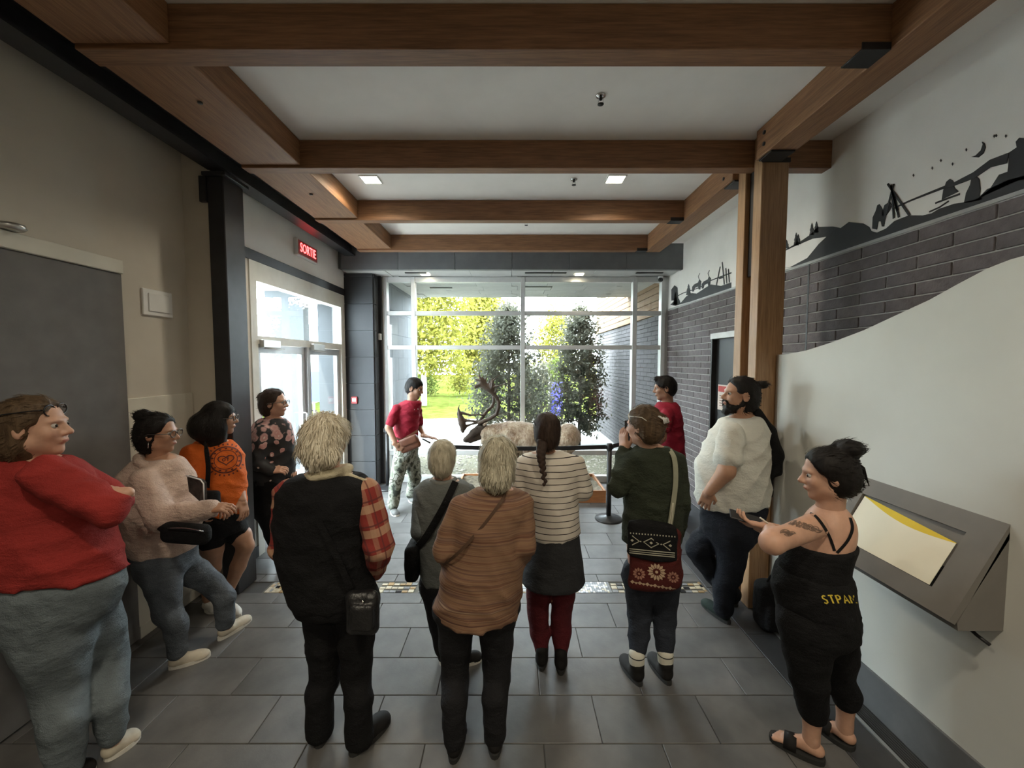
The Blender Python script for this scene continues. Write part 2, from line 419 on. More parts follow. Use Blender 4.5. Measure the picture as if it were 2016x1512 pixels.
# big grey sliding panel with its white head rail
gp = empty('sliding_panel', (-2.60, 1.0, 0), 'tall dark grey wall panel under a white rail behind the woman in red', 'panel')
box('panel_board', XL, XL+0.03, -1.4, 2.735, 0.012, 2.52, M['darkpanel'], gp, 0.003)
box('head_rail', XL, XL+0.045, -1.4, 2.735, 2.522, 2.612, M['cream'], gp, 0.004)
cp = empty('wainscot_panel', (-2.62, 2.97, 0), 'cream lower wall panel beside the dark grey panel', 'panel')
box('board', XL, XL+0.018, 2.742, 3.305, 0.0, 1.69, M['cream'], cp, 0.003)
box('kick_strip', XL+0.018, XL+0.024, 2.745, 3.30, 0.0, 0.09, M['cream'], cp, 0.002)
box('socket', XL+0.018, XL+0.026, 3.10, 3.17, 1.10, 1.17, M['black'], cp, 0.002)
ap = empty('access_panel', (-2.63, 3.02, 2.28), 'small white square access panel on the upper left wall', 'panel')
box('surround', XL, XL+0.016, 2.90, 3.15, 2.275, 2.465, M['white'], ap, 0.004)
box('flap', XL+0.014, XL+0.024, 2.94, 3.115, 2.305, 2.435, M['white'], ap, 0.003)
dl = empty('wall_spot', (-2.58, 2.10, 2.62), 'small grey oval light at the end of the white rail, left edge', 'light')
lathe('lamp_housing', [(0.05, 0), (0.06, 0.012), (0.055, 0.03), (0.02, 0.036)], (-2.575, 2.12, 2.615), M['alu'], dl)

# steel column and beam ---------------------------------------------
sc_ = empty('steel_column', (-2.36, 3.40, 0), 'black steel column between the grey wall and the entrance doors', 'column')
box('shaft', -2.415, -2.285, 3.285, 3.525, 0.0, 3.40, M['steel'], sc_, 0.006)
box('cap_plate', -2.44, -2.25, 3.26, 3.55, 3.40, 3.43, M['steel'], sc_, 0.004)
box('gusset', -2.47, -2.415, 3.27, 3.30, 3.2, 3.40, M['steel'], sc_, 0.003)
sb = empty('steel_beam', (-2.35, 2.0, 3.45), 'black steel beam along the top of the left wall', 'beam')
boxes('web', [(-2.36, -2.33, YB, 6.0, 3.48, 3.605)], M['steel'], sb)
box('flange_and_shade', XL, -2.10, YB, 6.0, 3.605, 3.638, M['steel'], sb)  # full-width dark slab: shade of the gap beside the timber, put into its colour
box('flange_and_shade', -2.42, -2.27, YB, 6.0, 3.46, 3.48, M['steel'], sb)

# timber frame -------------------------------------------------------
def bolt(x, y, z, axis, parent):
    p0 = np.array([x, y, z]); d = np.zeros(3); d[axis] = 0.006
    tube('bolt', [p0-d, p0+d], 0.014, M['black'], parent, 10)
BY = [(2.02, 2.14), (3.21, 3.31), (4.37, 4.47), (5.53, 5.63)]
NM = ['nearest', 'second', 'third', 'farthest']
for i, (y0, y1) in enumerate(BY):
    b = empty('ceiling_beam', ((-0.2), (y0+y1)/2, ZB), NM[i]+' wooden cross beam under the white ceiling', 'beam', 'wooden cross beams')
    xr = XR if i == 1 else 1.80
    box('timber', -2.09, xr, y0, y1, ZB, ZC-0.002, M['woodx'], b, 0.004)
    if i != 1:
        box('hanger_plate', 1.66, 1.80, y0-0.004, y1+0.004, ZB-0.006, ZB+0.03, M['black'], b, 0.002)
fl_ = empty('edge_timber', (-1.77, 2.0, 3.45), 'wide flat wooden timber along the left edge of the ceiling', 'beam')
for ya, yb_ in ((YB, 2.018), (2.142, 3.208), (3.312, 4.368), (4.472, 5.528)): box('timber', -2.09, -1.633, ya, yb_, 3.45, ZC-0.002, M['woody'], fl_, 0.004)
for y in (2.45, 3.75, 1.2): bolt(-1.82, y, 3.448, 2, fl_)
for i, (y0, y1, lb) in enumerate(((YB, 3.10, 'near wooden edge beam running towards the camera on the right'), (3.42, 5.63, 'far wooden edge beam between the posts and the window'))):
    b = empty('edge_beam', (1.9, (y0+y1)/2, ZB), lb, 'beam', 'wooden edge beams')
    xo = 1.80 if i == 0 else 1.80
    box('timber', xo, xo+0.20, y0, y1, ZB+0.001, ZC, M['woody'], b, 0.004)
    ye = y1-0.10 if i == 0 else y0+0.14
    bolt(xo-0.002, ye, ZB+0.07, 0, b); bolt(xo-0.002, ye, ZB+0.15, 0, b)
    box('seat_bracket', xo+0.015, xo+0.185, ye-0.06 if i == 0 else ye-0.14, ye+0.09 if i == 0 else ye+0.02, ZB-0.012, ZB, M['black'], b, 0.002)
for i, (y0, y1, lb) in enumerate(((3.10, 3.205, 'front one of the two tall wooden posts'), (3.315, 3.42, 'rear one of the two tall wooden posts'))):
    p = empty('timber_post', (1.95, (y0+y1)/2, 0), lb, 'post', 'paired wooden posts')
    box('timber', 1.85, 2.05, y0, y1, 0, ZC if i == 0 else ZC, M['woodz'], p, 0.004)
    if i == 0: box('cap_plate', 1.845, 2.055, 3.092, 3.10, ZB-0.012, ZB+0.02, M['black'], p)
b = empty('post_spacer', (1.95, 3.26, 2.7), 'black gap plate between the paired wooden posts below the beam', 'plate')
box('plate', 1.885, 2.015, 3.21, 3.31, 2.62, 3.428, M['black'], b)

# ceiling and roof ---------------------------------------------------
struct(box('ceiling', -2.9, 2.65, YB, 6.2, ZC, 3.9, M['ceilwhite']))
hd = empty('trim_2', (0, 6.0, 3.27)); struct(hd)
for i in range(6):
    box('header_panel', -2.48+0.8225*i+0.002, -2.48+0.8225*(i+1)-0.002, 5.94, 6.02, 3.27, 3.64, M['greyclad'], hd, 0.003)
sf = empty('ceiling_soffit', (0, 7.3, 3.27)); sf['kind'] = 'structure'
box('soffit_backing', -2.9, 2.65, 6.02, 8.66, 3.30, 3.9, M['greyclad'], sf)
for ix in range(8):
    for iy in range(6):
        w, d = 0.62, 0.42
        x0 = -2.5+ix*w + (0.1 if iy % 2 else 0); y0 = 6.03+iy*d
        x1 = min(x0+w-0.006, XR-0.01); x0 = max(x0, -2.5)
        if ix == 7 and x1-x0 < 0.1: continue
        box('soffit_panel', x0, x1, y0, y0+d-0.006, 3.272+0.004*((ix*5+iy*3) % 3), 3.302, M['soffit'], sf)
for x0, x1, y0 in ((-1.62, -1.30, 6.16), (0.18, 0.80, 6.16), (1.85, 2.25, 6.16), (0.2, 0.7, 7.3), (-1.5, -1.1, 7.4)):
    boxes('air_slot', [(x0, x1, y0, y0+0.05, 3.266, 3.275)], M['black'], sf)

# right wall: brick below, white above --------------------------------
wr = empty('wall_right', (2.6, 3.0, 0)); struct(wr)
DY0, DY1, DZ = 4.15, 5.05, 2.22
boxes('mortar_bed', [(XR+0.006, XR+0.2, YB, DY0, 0, 2.75), (XR+0.006, XR+0.2, DY1, 6.62, 0, 2.75), (XR+0.006, XR+0.2, DY0, DY1, DZ+0.07, 2.75)], M['mortar'], wr)
box('upper_wall', XR, XR+0.2, YB, 6.62, 2.768, 3.9, M['wallwhite'], wr)
box('ledge_strip', XR-0.006, XR+0.1, YB, 6.56, 2.748, 2.768, plain('ledge_metal', (0.34, 0.34, 0.33), 0.5), wr)
BL, BH, BJ = 0.40, 0.0805, 0.008
brick_me = {}; far = []; nb = 0
for c in range(34):
    z0 = 2.748-(c+1)*BH
    if z0 < -0.01: break
    y = 1.3+(BL/2 if c % 2 else 0)
    while y < 6.5:
        a, b2 = y+BJ/2, min(y+BL, 6.56)-BJ/2; y += BL
        cuts = [(a, b2)]
        if z0+BH*0.6 < DZ+0.07: cuts = [(p, q) for p, q in ((a, min(b2, DY0)), (max(a, DY1), b2)) if q-p > 0.03]
        for p, q in cuts:
            vis = (q > 1.95 and p < 3.5 and z0 > 1.9) or (q > 3.45 and z0 > 0.25)
            zz = max(z0, 0.0)
            if vis and nb < 298:
                key = (round(q-p, 3), round(z0+BH-BJ-zz, 3)); nb += 1
                if key not in brick_me: brick_me[key] = box('brick', XR-0.002, XR+0.05, p, q, zz, z0+BH-BJ, M['brick'], wr, 0.003)
                else: share(brick_me[key], 'brick', (XR+0.024, (p+q)/2, zz), wr)
            else: far.append((XR-0.002, XR+0.05, p, q, zz, z0+BH-BJ))
boxes('brickwork', far, M['brick'], wr)['kind'] = 'stuff'
# dark door in the brick wall
d3 = empty('door_3', (2.5, 4.6, 0)); struct(d3)
box('door_leaf', XR+0.06, XR+0.10, DY0, DY1, 0.01, DZ, M['black'], d3)
box('lintel', XR-0.004, XR+0.08, DY0, DY1+0.01, DZ, DZ+0.066, plain('lintel_metal', (0.5, 0.5, 0.48), 0.5), d3)
boxes('jamb', [(XR, XR+0.1, DY0-0.006, DY0+0.03, 0, DZ), (XR, XR+0.1, DY1-0.03, DY1, 0, DZ)], M['black'], d3)
box('upright_joint', XR-0.004, XR, 3.40, 3.415, 2.0, 2.745, M['black'], wr)
struct(box('wall_behind', -2.9, 2.65, YB-0.2, YB, 0, 3.9, M['wallgrey']))

# main window ---------------------------------------------------------
WX0, WX1, WZ0, WZ1 = -2.06, 2.40, 0.0, 3.27
win = empty('window_1', (0.16, YW, 0)); struct(win)
vx = [(-2.06, -1.985), (-1.605, -1.54), (0.12, 0.19), (1.885, 1.955), (2.335, 2.40)]
hz = [(0.0, 0.10), (0.44, 0.515), (2.135, 2.20), (2.675, 2.74), (3.19, 3.27)]
for a, b in vx: box('mullion', a, b, YW-0.05, YW+0.07, WZ0, WZ1, M['frame'], win, 0.004)
for i in range(4):
    for a, b in hz: box('transom', vx[i][1], vx[i+1][0], YW-0.04, YW+0.06, a, b, M['frame'], win, 0.003)
for i in range(4):
    for j in range(4):
        box('pane', vx[i][1], vx[i+1][0], YW+0.008, YW+0.016, hz[j][1], hz[j+1][0], M['glass'], win)
box('dark_jamb', -2.11, -2.06, YW-0.10, YW+0.05, 0, 3.27, M['steel'], win)
box('end_jamb', 2.40, 2.452, YW-0.03, YW+0.12, 0, 3.27, M['frame'], win)
struct(box('wall_window_left', -2.75, -2.11, YW+0.005, YW+0.16, 0, 3.9, M['greyclad']))

# grey panelled pier left of the window
pier = empty('panelled_pier', (-2.31, 6.35, 0), 'grey pier of stacked panels beside the left end of the window', 'pier')
box('core', -2.545, -2.125, 6.215, 6.49, 0, 3.268, M['greyclad'], pier)
for k in range(9):
    z0 = 0.004+0.402*k; z1 = min(z0+0.396, 3.268)
    if z1-z0 < 0.02: continue
    box('front_panel', -2.548, -2.118, 6.195, 6.215, z0, z1, M['greypanel'], pier, 0.003)
    box('side_panel', -2.125, -2.105, 6.217, 6.40, z0+0.0, z1, M['greypanel'], pier, 0.003)

# entrance doors in the left wall ------------------------------------
dfr = empty('door_1', (XD, 5.06, 0)); struct(dfr)
FY0, FY1 = 3.96, 6.16
boxes('frame', [(XD-0.10, XD+0.015, FY0, FY0+0.10, 0, 2.93), (XD-0.10, XD+0.015, FY1-0.13, FY1, 0, 2.93), (XD-0.10, XD+0.015, FY0+0.10, FY1-0.13, 2.74, 2.93), (XD-0.10, XD+0.012, FY0+0.10, FY1-0.13, 2.12, 2.20)], M['doorframe'], dfr)
box('mid_post', XD-0.08, XD+0.01, 5.035, 5.085, 0, 2.12, M['doorleaf'], dfr, 0.003)
box('transom_pane', XD-0.05, XD-0.042, FY0+0.10, FY1-0.13, 2.20, 2.74, M['glass'], dfr)
for y0, y1, hy in ((FY0+0.105, 5.03, 4.93), (5.09, FY1-0.135, 5.17)):
    lf = box('leaf_rail', XD-0.07, XD-0.02, y0, y1, 2.03, 2.115, M['doorleaf'], dfr, 0.003)
    box('leaf_rail', XD-0.07, XD-0.02, y0, y1, 0.012, 0.22, M['doorleaf'], dfr, 0.003)
    for a, b in ((y0, y0+0.085), (y1-0.085, y1)): box('leaf_stile', XD-0.07, XD-0.02, a, b, 0.22, 2.03, M['doorleaf'], dfr, 0.003)
    box('pane', XD-0.05, XD-0.042, y0+0.085, y1-0.085, 0.22, 2.03, M['glass'], dfr)
    tube('pull_handle', [(XD-0.02, hy, 0.95), (XD+0.035, hy, 0.95), (XD+0.035, hy, 1.32), (XD-0.02, hy, 1.32)], 0.011, M['chrome'], dfr)
    yc = y0+0.02 if y0 < 4.5 else y0+0.02
    box('closer', XD-0.015, XD+0.055, yc, yc+0.30, 2.085, 2.165, M['alu'], dfr, 0.006)
    tube('closer_arm', [(XD+0.03, yc+0.06, 2.08), (XD+0.07, yc+0.26, 2.07), (XD+0.0, yc+0.46, 2.08)], 0.008, M['alu'], dfr, 6)

# ================================================================== FITTINGS
lamp_em = emit('lamp_diffuser', (1.0, 0.90, 0.66), 14.0)
def downlight(x, y, z, label, power, s=0.075):
    o = empty('ceiling_light', (x, y, z), label, 'light', 'square ceiling lights')
    boxes('trim', [(x-s-0.012, x+s+0.012, y-s-0.012, y-s, z-0.008, z), (x-s-0.012, x+s+0.012, y+s, y+s+0.012, z-0.008, z), (x-s-0.012, x-s, y-s, y+s, z-0.008, z), (x+s, x+s+0.012, y-s, y+s, z-0.008, z)], M['white'], o)
    box('diffuser', x-s, x+s, y-s, y+s, z-0.004, z, lamp_em, o)
    d = bpy.data.lights.new('lamp', 'AREA'); d.size = 2*s; d.energy = power; d.color = (1.0, 0.88, 0.68); d.spread = R(150)
    l = bpy.data.objects.new('lamp', d); COL.objects.link(l); l.parent = o; l.location = (0, 0, -0.012)
downlight(-1.326, 3.89, ZC, 'square lit ceiling light on the left, behind the second beam', 7.0)
downlight(0.954, 3.88, ZC, 'square lit ceiling light on the right, behind the second beam', 7.0)
downlight(-1.337, 6.28, 3.270, 'small lit square light in the grey soffit, left', 1.5, 0.06)
downlight(1.01, 6.28, 3.270, 'small lit square light in the grey soffit, right', 1.5, 0.06)
for x, y, w in ((-1.0, 0.2, 'left, just behind the viewer'), (1.1, 0.2, 'right, just behind the viewer'), (-1.0, -2.0, 'left, near the rear wall'), (1.1, -2.0, 'right, near the rear wall')):
    downlight(x, y, ZC, 'square ceiling light '+w, 11.0)
def sprinkler(x, y, z, label):
    o = empty('sprinkler', (x, y, z), label, 'sprinkler', 'ceiling sprinklers')
    lathe('rosette', [(0.032, -0.001), (0.030, -0.008), (0.012, -0.010)], (x, y, z), M['chrome'], o)
    lathe('nozzle', [(0.010, -0.009), (0.010, -0.03), (0.006, -0.032)], (x, y, z), M['black'], o, 10)
    for e in (-0.015, 0.015): box('yoke', x+e-0.002, x+e+0.002, y-0.003, y+0.003, z-0.055, z-0.02, M['chrome'], o)
    lathe('deflector', [(0.020, -0.055), (0.020, -0.058)], (x, y, z), M['black'], o, 12)
sprinkler(0.56, 2.69, ZC, 'chrome sprinkler head between the two nearest beams')
sprinkler(0.567, 3.88, ZC, 'dark sprinkler head beside the right ceiling light')
sprinkler(0.16, 5.0, ZC, 'tiny sprinkler head between the third and farthest beams')
# exit sign (reads SORTIE)
ex = empty('exit_sign', (XD+0.03, 5.05, 3.18), 'red lit exit sign reading SORTIE above the doors', 'sign')
box('housing', XD, XD+0.045, 4.80, 5.29, 3.185, 3.385, M['white'], ex, 0.006)
box('face', XD+0.045, XD+0.049, 4.82, 5.27, 3.203, 3.367, plain('sign_face', (0.45, 0.10, 0.10), 0.4), ex)
def text(s, size, mat, parent, loc, rot, ext=0.002, name='lettering', sx=1.0):
    cu = bpy.data.curves.new(name, 'FONT'); cu.body = s; cu.size = size; cu.extrude = ext; cu.align_x = 'CENTER'; cu.align_y = 'CENTER'; cu.resolution_u = 3
    t = bpy.data.objects.new(name, cu); COL.objects.link(t)
    bpy.context.view_layer.update(); me = bpy.data.meshes.new_from_object(t.evaluated_get(bpy.context.evaluated_depsgraph_get()))
    bpy.data.objects.remove(t); me.materials.clear(); me.materials.append(mat)
    me.transform(Matrix.Diagonal((sx, 1, 1, 1)))
    o = bpy.data.objects.new(name, me); o.location = loc; o.rotation_euler = rot; return put(o, parent)
text('SORTIE', 0.15, emit('sign_red', (1.0, 0.06, 0.06), 5.0), ex, (XD+0.051, 5.045, 3.285), (R(90), 0, R(90)), 0.001, sx=0.78)
# small things on the pier and frame
ps = empty('pull_station', (-2.42, 6.19, 1.28), 'small red alarm call point on the grey pier', 'alarm')
box('case', -2.465, -2.375, 6.165, 6.195, 1.30, 1.41, plain('alarm_red', (0.28, 0.02, 0.02), 0.5), ps, 0.006)
box('window', -2.447, -2.393, 6.160, 6.166, 1.335, 1.385, M['white'], ps, 0.002)
box('contact_sensor', -2.10, -2.06, 6.36, 6.41, 2.28, 2.38, M['white'], None, 0.006)
tag(bpy.data.objects['contact_sensor'], 'small white sensor box at the left window jamb', 'sensor')
sc2 = empty('security_camera', (2.30, 6.42, 3.19), 'small dark dome camera at the top right window corner', 'camera')
box('bracket', 2.27, 2.33, 6.38, 6.45, 3.245, 3.27, M['white'], sc2, 0.004)
bl = Blob().ell((2.30, 6.41, 3.215), 0.036).cone((2.30, 6.41, 3.215), (2.275, 6.36, 3.205), 0.022, 0.02); v, q = bl.build(0.008)
mesh_obj('camera_dome', v, q, M['black'], sc2, None, True)
ws = empty('door_notice', (XR+0.05, 4.79, 1.49), 'small notice with a red heading on the dark door', 'sign')
box('sheet', XR+0.055, XR+0.060, 4.70, 4.955, 1.36, 1.665, plain('notice_paper', (0.62, 0.52, 0.45), 0.7), ws)
box('heading', XR+0.051, XR+0.055, 4.715, 4.94, 1.58, 1.65, plain('notice_red', (0.40, 0.03, 0.02), 0.6), ws)
boxes('text_lines', [(XR+0.052, XR+0.055, 4.74, 4.91, 1.53-0.03*i, 1.538-0.03*i) for i in range(5)], plain('notice_ink', (0.18, 0.08, 0.06), 0.7), ws)

# ------------------------------------------------------------------ mural on the white band
mu = empty('wall_mural', (XR, 4.0, 2.77), 'black silhouette mural of hills, tepees and people above the brick', 'mural')
def sil(name, pts, dx=0.0, th=0.004):
    P2 = [tuple(on_wall(u, v, XR)[1:]) for u, v in pts]
    prism(name, P2, 0, XR-th-dx, XR-dx, M['vinyl'], mu)
def silw(name, pts, w, dx=0.001):     # thin stroke along pixel points
    P3 = [on_wall(u, v, XR-0.002-dx) for u, v in pts]
    V, Fc = [], []
    for i, p in enumerate(P3):
        t = P3[min(i+1, len(P3)-1)]-P3[max(i-1, 0)]; n = np.array([0, -t[2], t[1]]); n /= np.linalg.norm(n)+1e-9
        ww = w[i] if isinstance(w, (list, tuple)) else w
        for s in (1, -1):
            for e in (0, -0.003): V.append(p+n*s*ww/2+np.array([e, 0, 0]))
    for i in range(len(P3)-1):
        a, b = i*4, i*4+4
        Fc += [(a, a+2, b+2, b), (a+1, b+1, b+3, a+3), (a, b, b+1, a+1), (a+2, a+3, b+3, b+2)]
    Fc += [(0, 1, 3, 2), (len(V)-4, len(V)-2, len(V)-1, len(V)-3)]
    mesh_obj(name, V, Fc, M['vinyl'], mu)
# ridge band between white sky and the ledge, right of the posts
sil('hill_silhouette', [(1538, 528), (1556, 526), (1590, 508), (1613, 480), (1628, 466), (1600, 470), (1560, 487), (1540, 497), (1542, 494), (1580, 473), (1596, 462), (1610, 447), (1640, 446), (1656, 449), (1672, 437), (1700, 440), (1712, 447), (1716, 455), (1727, 458), (1745, 450), (1762, 435), (1790, 424), (1818, 424), (1835, 420), (1850, 411), (1880, 401), (1895, 399), (1925, 392), (1945, 372), (1962, 366), (1985, 355), (2020, 345), (2060, 330), (2060, 364), (2020, 378), (1900, 416), (1780, 455), (1660, 494), (1560, 526)])
sil('hill_silhouette', [(1320, 600), (1328, 592), (1337, 588), (1340, 597), (1352, 583), (1362, 577), (1372, 578), (1390, 566), (1400, 560), (1420, 563), (1440, 556), (1440, 570), (1380, 588), (1330, 602)])
for u, v, hgt in ((1549, 489, 17), (1568, 483, 25), (1572, 481, 20), (1599, 463, 24), (1608, 458, 22), (1356, 581, 22), (1330, 600, 26)):
    sil('tree_silhouette', [(u-5, v), (u-3, v-hgt*0.35), (u-4, v-hgt*0.4), (u-1.6, v-hgt*0.7), (u-2.2, v-hgt*0.72), (u, v-hgt), (u+2.0, v-hgt*0.72), (u+1.5, v-hgt*0.7), (u+4, v-hgt*0.4), (u+3, v-hgt*0.35), (u+5, v)])
# tepee of poles
for a, b in (((1742, 430), (1760, 362)), ((1760, 430), (1756, 366)), ((1770, 428), (1754, 364)), ((1791, 424), (1748, 362)), ((1768, 415), (1758, 378))): silw('tepee_pole', [a, b], 0.012)
sil('tepee_silhouette', [(1736, 424), (1742, 404), (1752, 397), (1757, 404), (1752, 415), (1744, 426)])
# people
sil('figure_silhouette', [(1718, 450), (1719, 428), (1725, 415), (1728, 404), (1732, 402), (1736, 408), (1741, 418), (1744, 430), (1741, 446), (1737, 446), (1735, 436), (1730, 436), (1727, 452)])
sil('figure_silhouette', [(1855, 393), (1858, 375), (1864, 358), (1871, 352), (1877, 356), (1880, 370), (1888, 377), (1876, 383)])
sil('figure_silhouette', [(1899, 400), (1903, 380), (1911, 364), (1914, 350), (1921, 345), (1929, 353), (1931, 372), (1929, 386), (1938, 393)])
sil('figure_silhouette', [(1925, 392), (1950, 372), (1968, 344), (1985, 338), (1988, 312), (1978, 307), (2003, 290), (2001, 279), (2008, 271), (2020, 272), (2024, 290), (2050, 300), (2060, 340), (2000, 358)])
silw('lead_rope', [(1985, 311), (1950, 322), (1918, 345), (1880, 362), (1856, 370), (1820, 384), (1790, 396), (1760, 410)], [0.05, 0.04, 0.035, 0.02, 0.015, 0.012, 0.01, 0.01])
silw('snowshoe', [(1842, 400), (1860, 393), (1890, 382)], 0.010); silw('snowshoe', [(1830, 417), (1850, 408), (1868, 396)], 0.008)
silw('lead_rope', [(1324, 588), (1345, 577), (1378, 566), (1400, 552), (1440, 537)], 0.012)
for u, v in ((1371, 562), (1390, 556)):      # two caribou
    sil('caribou_silhouette', [(u-8, v+12), (u-8, v+3), (u-4, v-2), (u+4, v-6), (u+6, v-12), (u+10, v-8), (u+9, v-2), (u+8, v+8), (u+5, v+8), (u+4, v+2), (u-3, v+5), (u-5, v+12)])
    silw('antler_silhouette', [(u+6, v-11), (u+4, v-18), (u+7, v-24)], 0.008)
for a, b in (((1410, 563), (1418, 525)), ((1426, 560), (1422, 516)), ((1431, 558), (1429, 528)), ((1416, 548), (1424, 546)), ((1436, 556), (1434, 530))): silw('tepee_pole', [a, b], 0.018)
sil('figure_silhouette', [(1322, 592), (1322, 570), (1328, 562), (1334, 566), (1336, 590)])
# moon and stars
sil('moon_silhouette', [(1913, 309), (1922, 306), (1932, 296), (1936, 284), (1934, 279), (1939, 282), (1941, 290), (1937, 302), (1927, 310)])
for u, v in ((1958, 268), (1981, 268), (1903, 295), (1853, 316), (1876, 323), (1836, 331), (1799, 345), (1962, 267)):
    sil('star_silhouette', [(u-2.5, v), (u-0.6, v-0.8), (u, v-3), (u+0.6, v-0.8), (u+2.5, v), (u+0.6, v+0.8), (u, v+3), (u-0.6, v+0.8)])

# ------------------------------------------------------------------ white exhibit panel with curved top and its console
PX = 2.0
M['panelwhite'] = plain('exhibit_white', (0.60, 0.60, 0.56), 0.6, 0.03, 3)
ep = empty('exhibit_panel', (2.05, 1.2, 0), 'white exhibit panel with a wavy top in front of the brick wall', 'panel')
top = [(3.06, 1.995), (2.95, 1.998), (2.77, 2.02), (2.55, 2.065), (2.33, 2.121), (2.15, 2.18), (1.97, 2.239), (1.85, 2.29), (1.736, 2.335), (1.66, 2.352), (1.55, 2.362), (1.2, 2.35), (0.6, 2.30), (-0.3, 2.28)]
prism('board', [(-0.3, 0.225), (3.06, 0.225)] + top, 0, PX, PX+0.05, M['panelwhite'], ep)
box('skirting', PX-0.012, PX+0.05, -0.3, 3.06, 0.0, 0.225, plain('skirting_grey', (0.125, 0.13, 0.135), 0.5), ep, 0.002)
box('end_strip', PX-0.004, PX+0.054, 3.06, 3.085, 0.0, 1.995, M['alu'], ep, 0.003)
con = empty('reading_console', (1.9, 1.95, 0.85), 'grey sloped reading console on the white exhibit panel', 'console')
CY0, CY1 = 1.60, 2.29; xt, zt, xb, zb_ = PX, 1.288, 1.775, 0.885
M['console'] = plain('console_grey', (0.165, 0.155, 0.142), 0.65, 0.08, 6)
nrm = np.array([-(zt-zb_), 0, (xt-xb)]); nrm = nrm/np.linalg.norm(nrm); dn = np.array([xb-xt, 0, zb_-zt]); LS = np.linalg.norm(dn); dn = dn/LS
def slope(y, s, off): return np.array([xt, y, zt]) + dn*s*LS + nrm*off
# body with a window opening: outer frame built from four sloped bars over a wedge
V = []
for y in (CY0, CY1): V += [(PX, y, zt-0.03), tuple(slope(y, 0.98, -0.035)), (xb+0.04, y, 0.845), (PX, y, 0.845)]
mesh_obj('wedge_body', V, [(0, 1, 2, 3), (4, 7, 6, 5), (0, 4, 5, 1), (1, 5, 6, 2), (2, 6, 7, 3), (3, 7, 4, 0)], M['console'], con)
def slab(name, y0, y1, s0, s1, o0, o1, mat, parent):
    V = [slope(y, s, o) for o in (o0, o1) for (y, s) in ((y0, s0), (y1, s0), (y1, s1), (y0, s1))]
    return mesh_obj(name, V, [(0, 1, 2, 3), (4, 7, 6, 5), (0, 4, 5, 1), (1, 5, 6, 2), (2, 6, 7, 3), (3, 7, 4, 0)], mat, parent)
slab('frame_bar', CY0, CY1, 0.0, 0.20, -0.03, 0.0, M['console'], con)
slab('frame_bar', CY0, CY1, 0.80, 1.0, -0.03, 0.0, M['console'], con)
slab('frame_bar', CY0, 1.715, 0.20, 0.80, -0.03, 0.0, M['console'], con)
slab('frame_bar', 2.235, CY1, 0.20, 0.80, -0.03, 0.0, M['console'], con)
slab('slot_backing', 1.71, 2.24, 0.19, 0.81, -0.034, -0.026, M['black'], con)
# sheet slightly slipped in the slot, with a yellow band along its head
V, Fc, mi = [], [], []
NS = 14
for i in range(NS+1):
    t = i/NS; y = 1.735+(2.228-1.735)*t
    s0 = 0.325-0.11*t                     # its upper edge sits askew in the opening
    sy = s0+0.075*math.sin(math.pi*min(1, t*1.02))+0.006
    for s, o in ((s0, -0.013), (sy, -0.012), (0.795, -0.010)): V.append(slope(y, s, o))
for i in range(NS):
    for j in range(2): a = i*3+j; Fc.append((a, a+3, a+4, a+1)); mi.append(1 if j == 0 else 0)
sh = mesh_obj('loose_sheet', V, Fc, [plain('sheet_cream', (0.80, 0.76, 0.62), 0.6, 0.02), plain('sheet_yellow', (0.72, 0.52, 0.03), 0.6, 0.05)], None, None, False, mi)
md = sh.modifiers.new('t', 'SOLIDIFY'); md.thickness = 0.0015
tag(sh, 'cream sheet with a yellow top band lying in the reading console', 'sheet')
box('console_latch', 1.925, 1.965, 1.66, 1.72, 0.80, 0.845, M['black'], con, 0.006)
tube('latch_lever', [(1.945, 1.68, 0.81), (1.94, 1.64, 0.80), (1.95, 1.60, 0.785)], 0.007, M['black'], con)

# ------------------------------------------------------------------ barrier posts and belts
M['rubber'] = plain('black_powdercoat', (0.018, 0.018, 0.019), 0.4)
def stanchion(x, y, label):
    o = empty('barrier_post', (x, y, 0), label, 'barrier', 'belt barrier posts')
    lathe('base', [(0.165, 0), (0.165, 0.012), (0.155, 0.022), (0.05, 0.040), (0.034, 0.05)], (x, y, 0), M['rubber'], o, 28)
    lathe('pole', [(0.030, 0.045), (0.030, 0.86)], (x, y, 0), M['rubber'], o, 16)
    lathe('belt_head', [(0.034, 0.86), (0.036, 0.87), (0.036, 0.93), (0.030, 0.945)], (x, y, 0), M['black'], o, 16)
    for e in (-0.0395, 0.0395): box('clip', x+e-0.0055, x+e+0.0055, y-0.02, y+0.02, 0.875, 0.925, M['black'], o)
stanchion(1.18, 4.92, 'black belt barrier post right of the caribou, base in view')
stanchion(-0.83, 4.92, 'black belt barrier post behind the short grey haired woman')
stanchion(-1.92, 6.14, 'black barrier post standing against the left window jamb')
def belt(p, q, label, sag=0.02):
    p, q = np.array(p), np.array(q); n = 12; V = []
    for i in range(n+1):
        t = i/n; c = p+(q-p)*t; c[2] -= sag*4*t*(1-t)
        for dz in (-0.026, 0.026): V.append((c[0], c[1], c[2]+dz))
    Fc = [(2*i, 2*i+2, 2*i+3, 2*i+1) for i in range(n)]
    o = mesh_obj('barrier_belt', V, Fc, M['black']); md = o.modifiers.new('t', 'SOLIDIFY'); md.thickness = 0.004
    tag(o, label, 'belt', 'barrier belts')
belt((-0.785, 4.92, 0.90), (1.135, 4.92, 0.90), 'long black belt stretched in front of the caribou')
belt((1.215, 4.95, 0.90), (2.435, 6.28, 0.90), 'short black belt running from the right post back to the wall')
box('wall_clip', 2.405, 2.45, 6.26, 6.32, 0.86, 0.94, M['black'], None, 0.004); tag(bpy.data.objects['wall_clip'], 'black belt receiver on the brick wall by the window', 'clip')

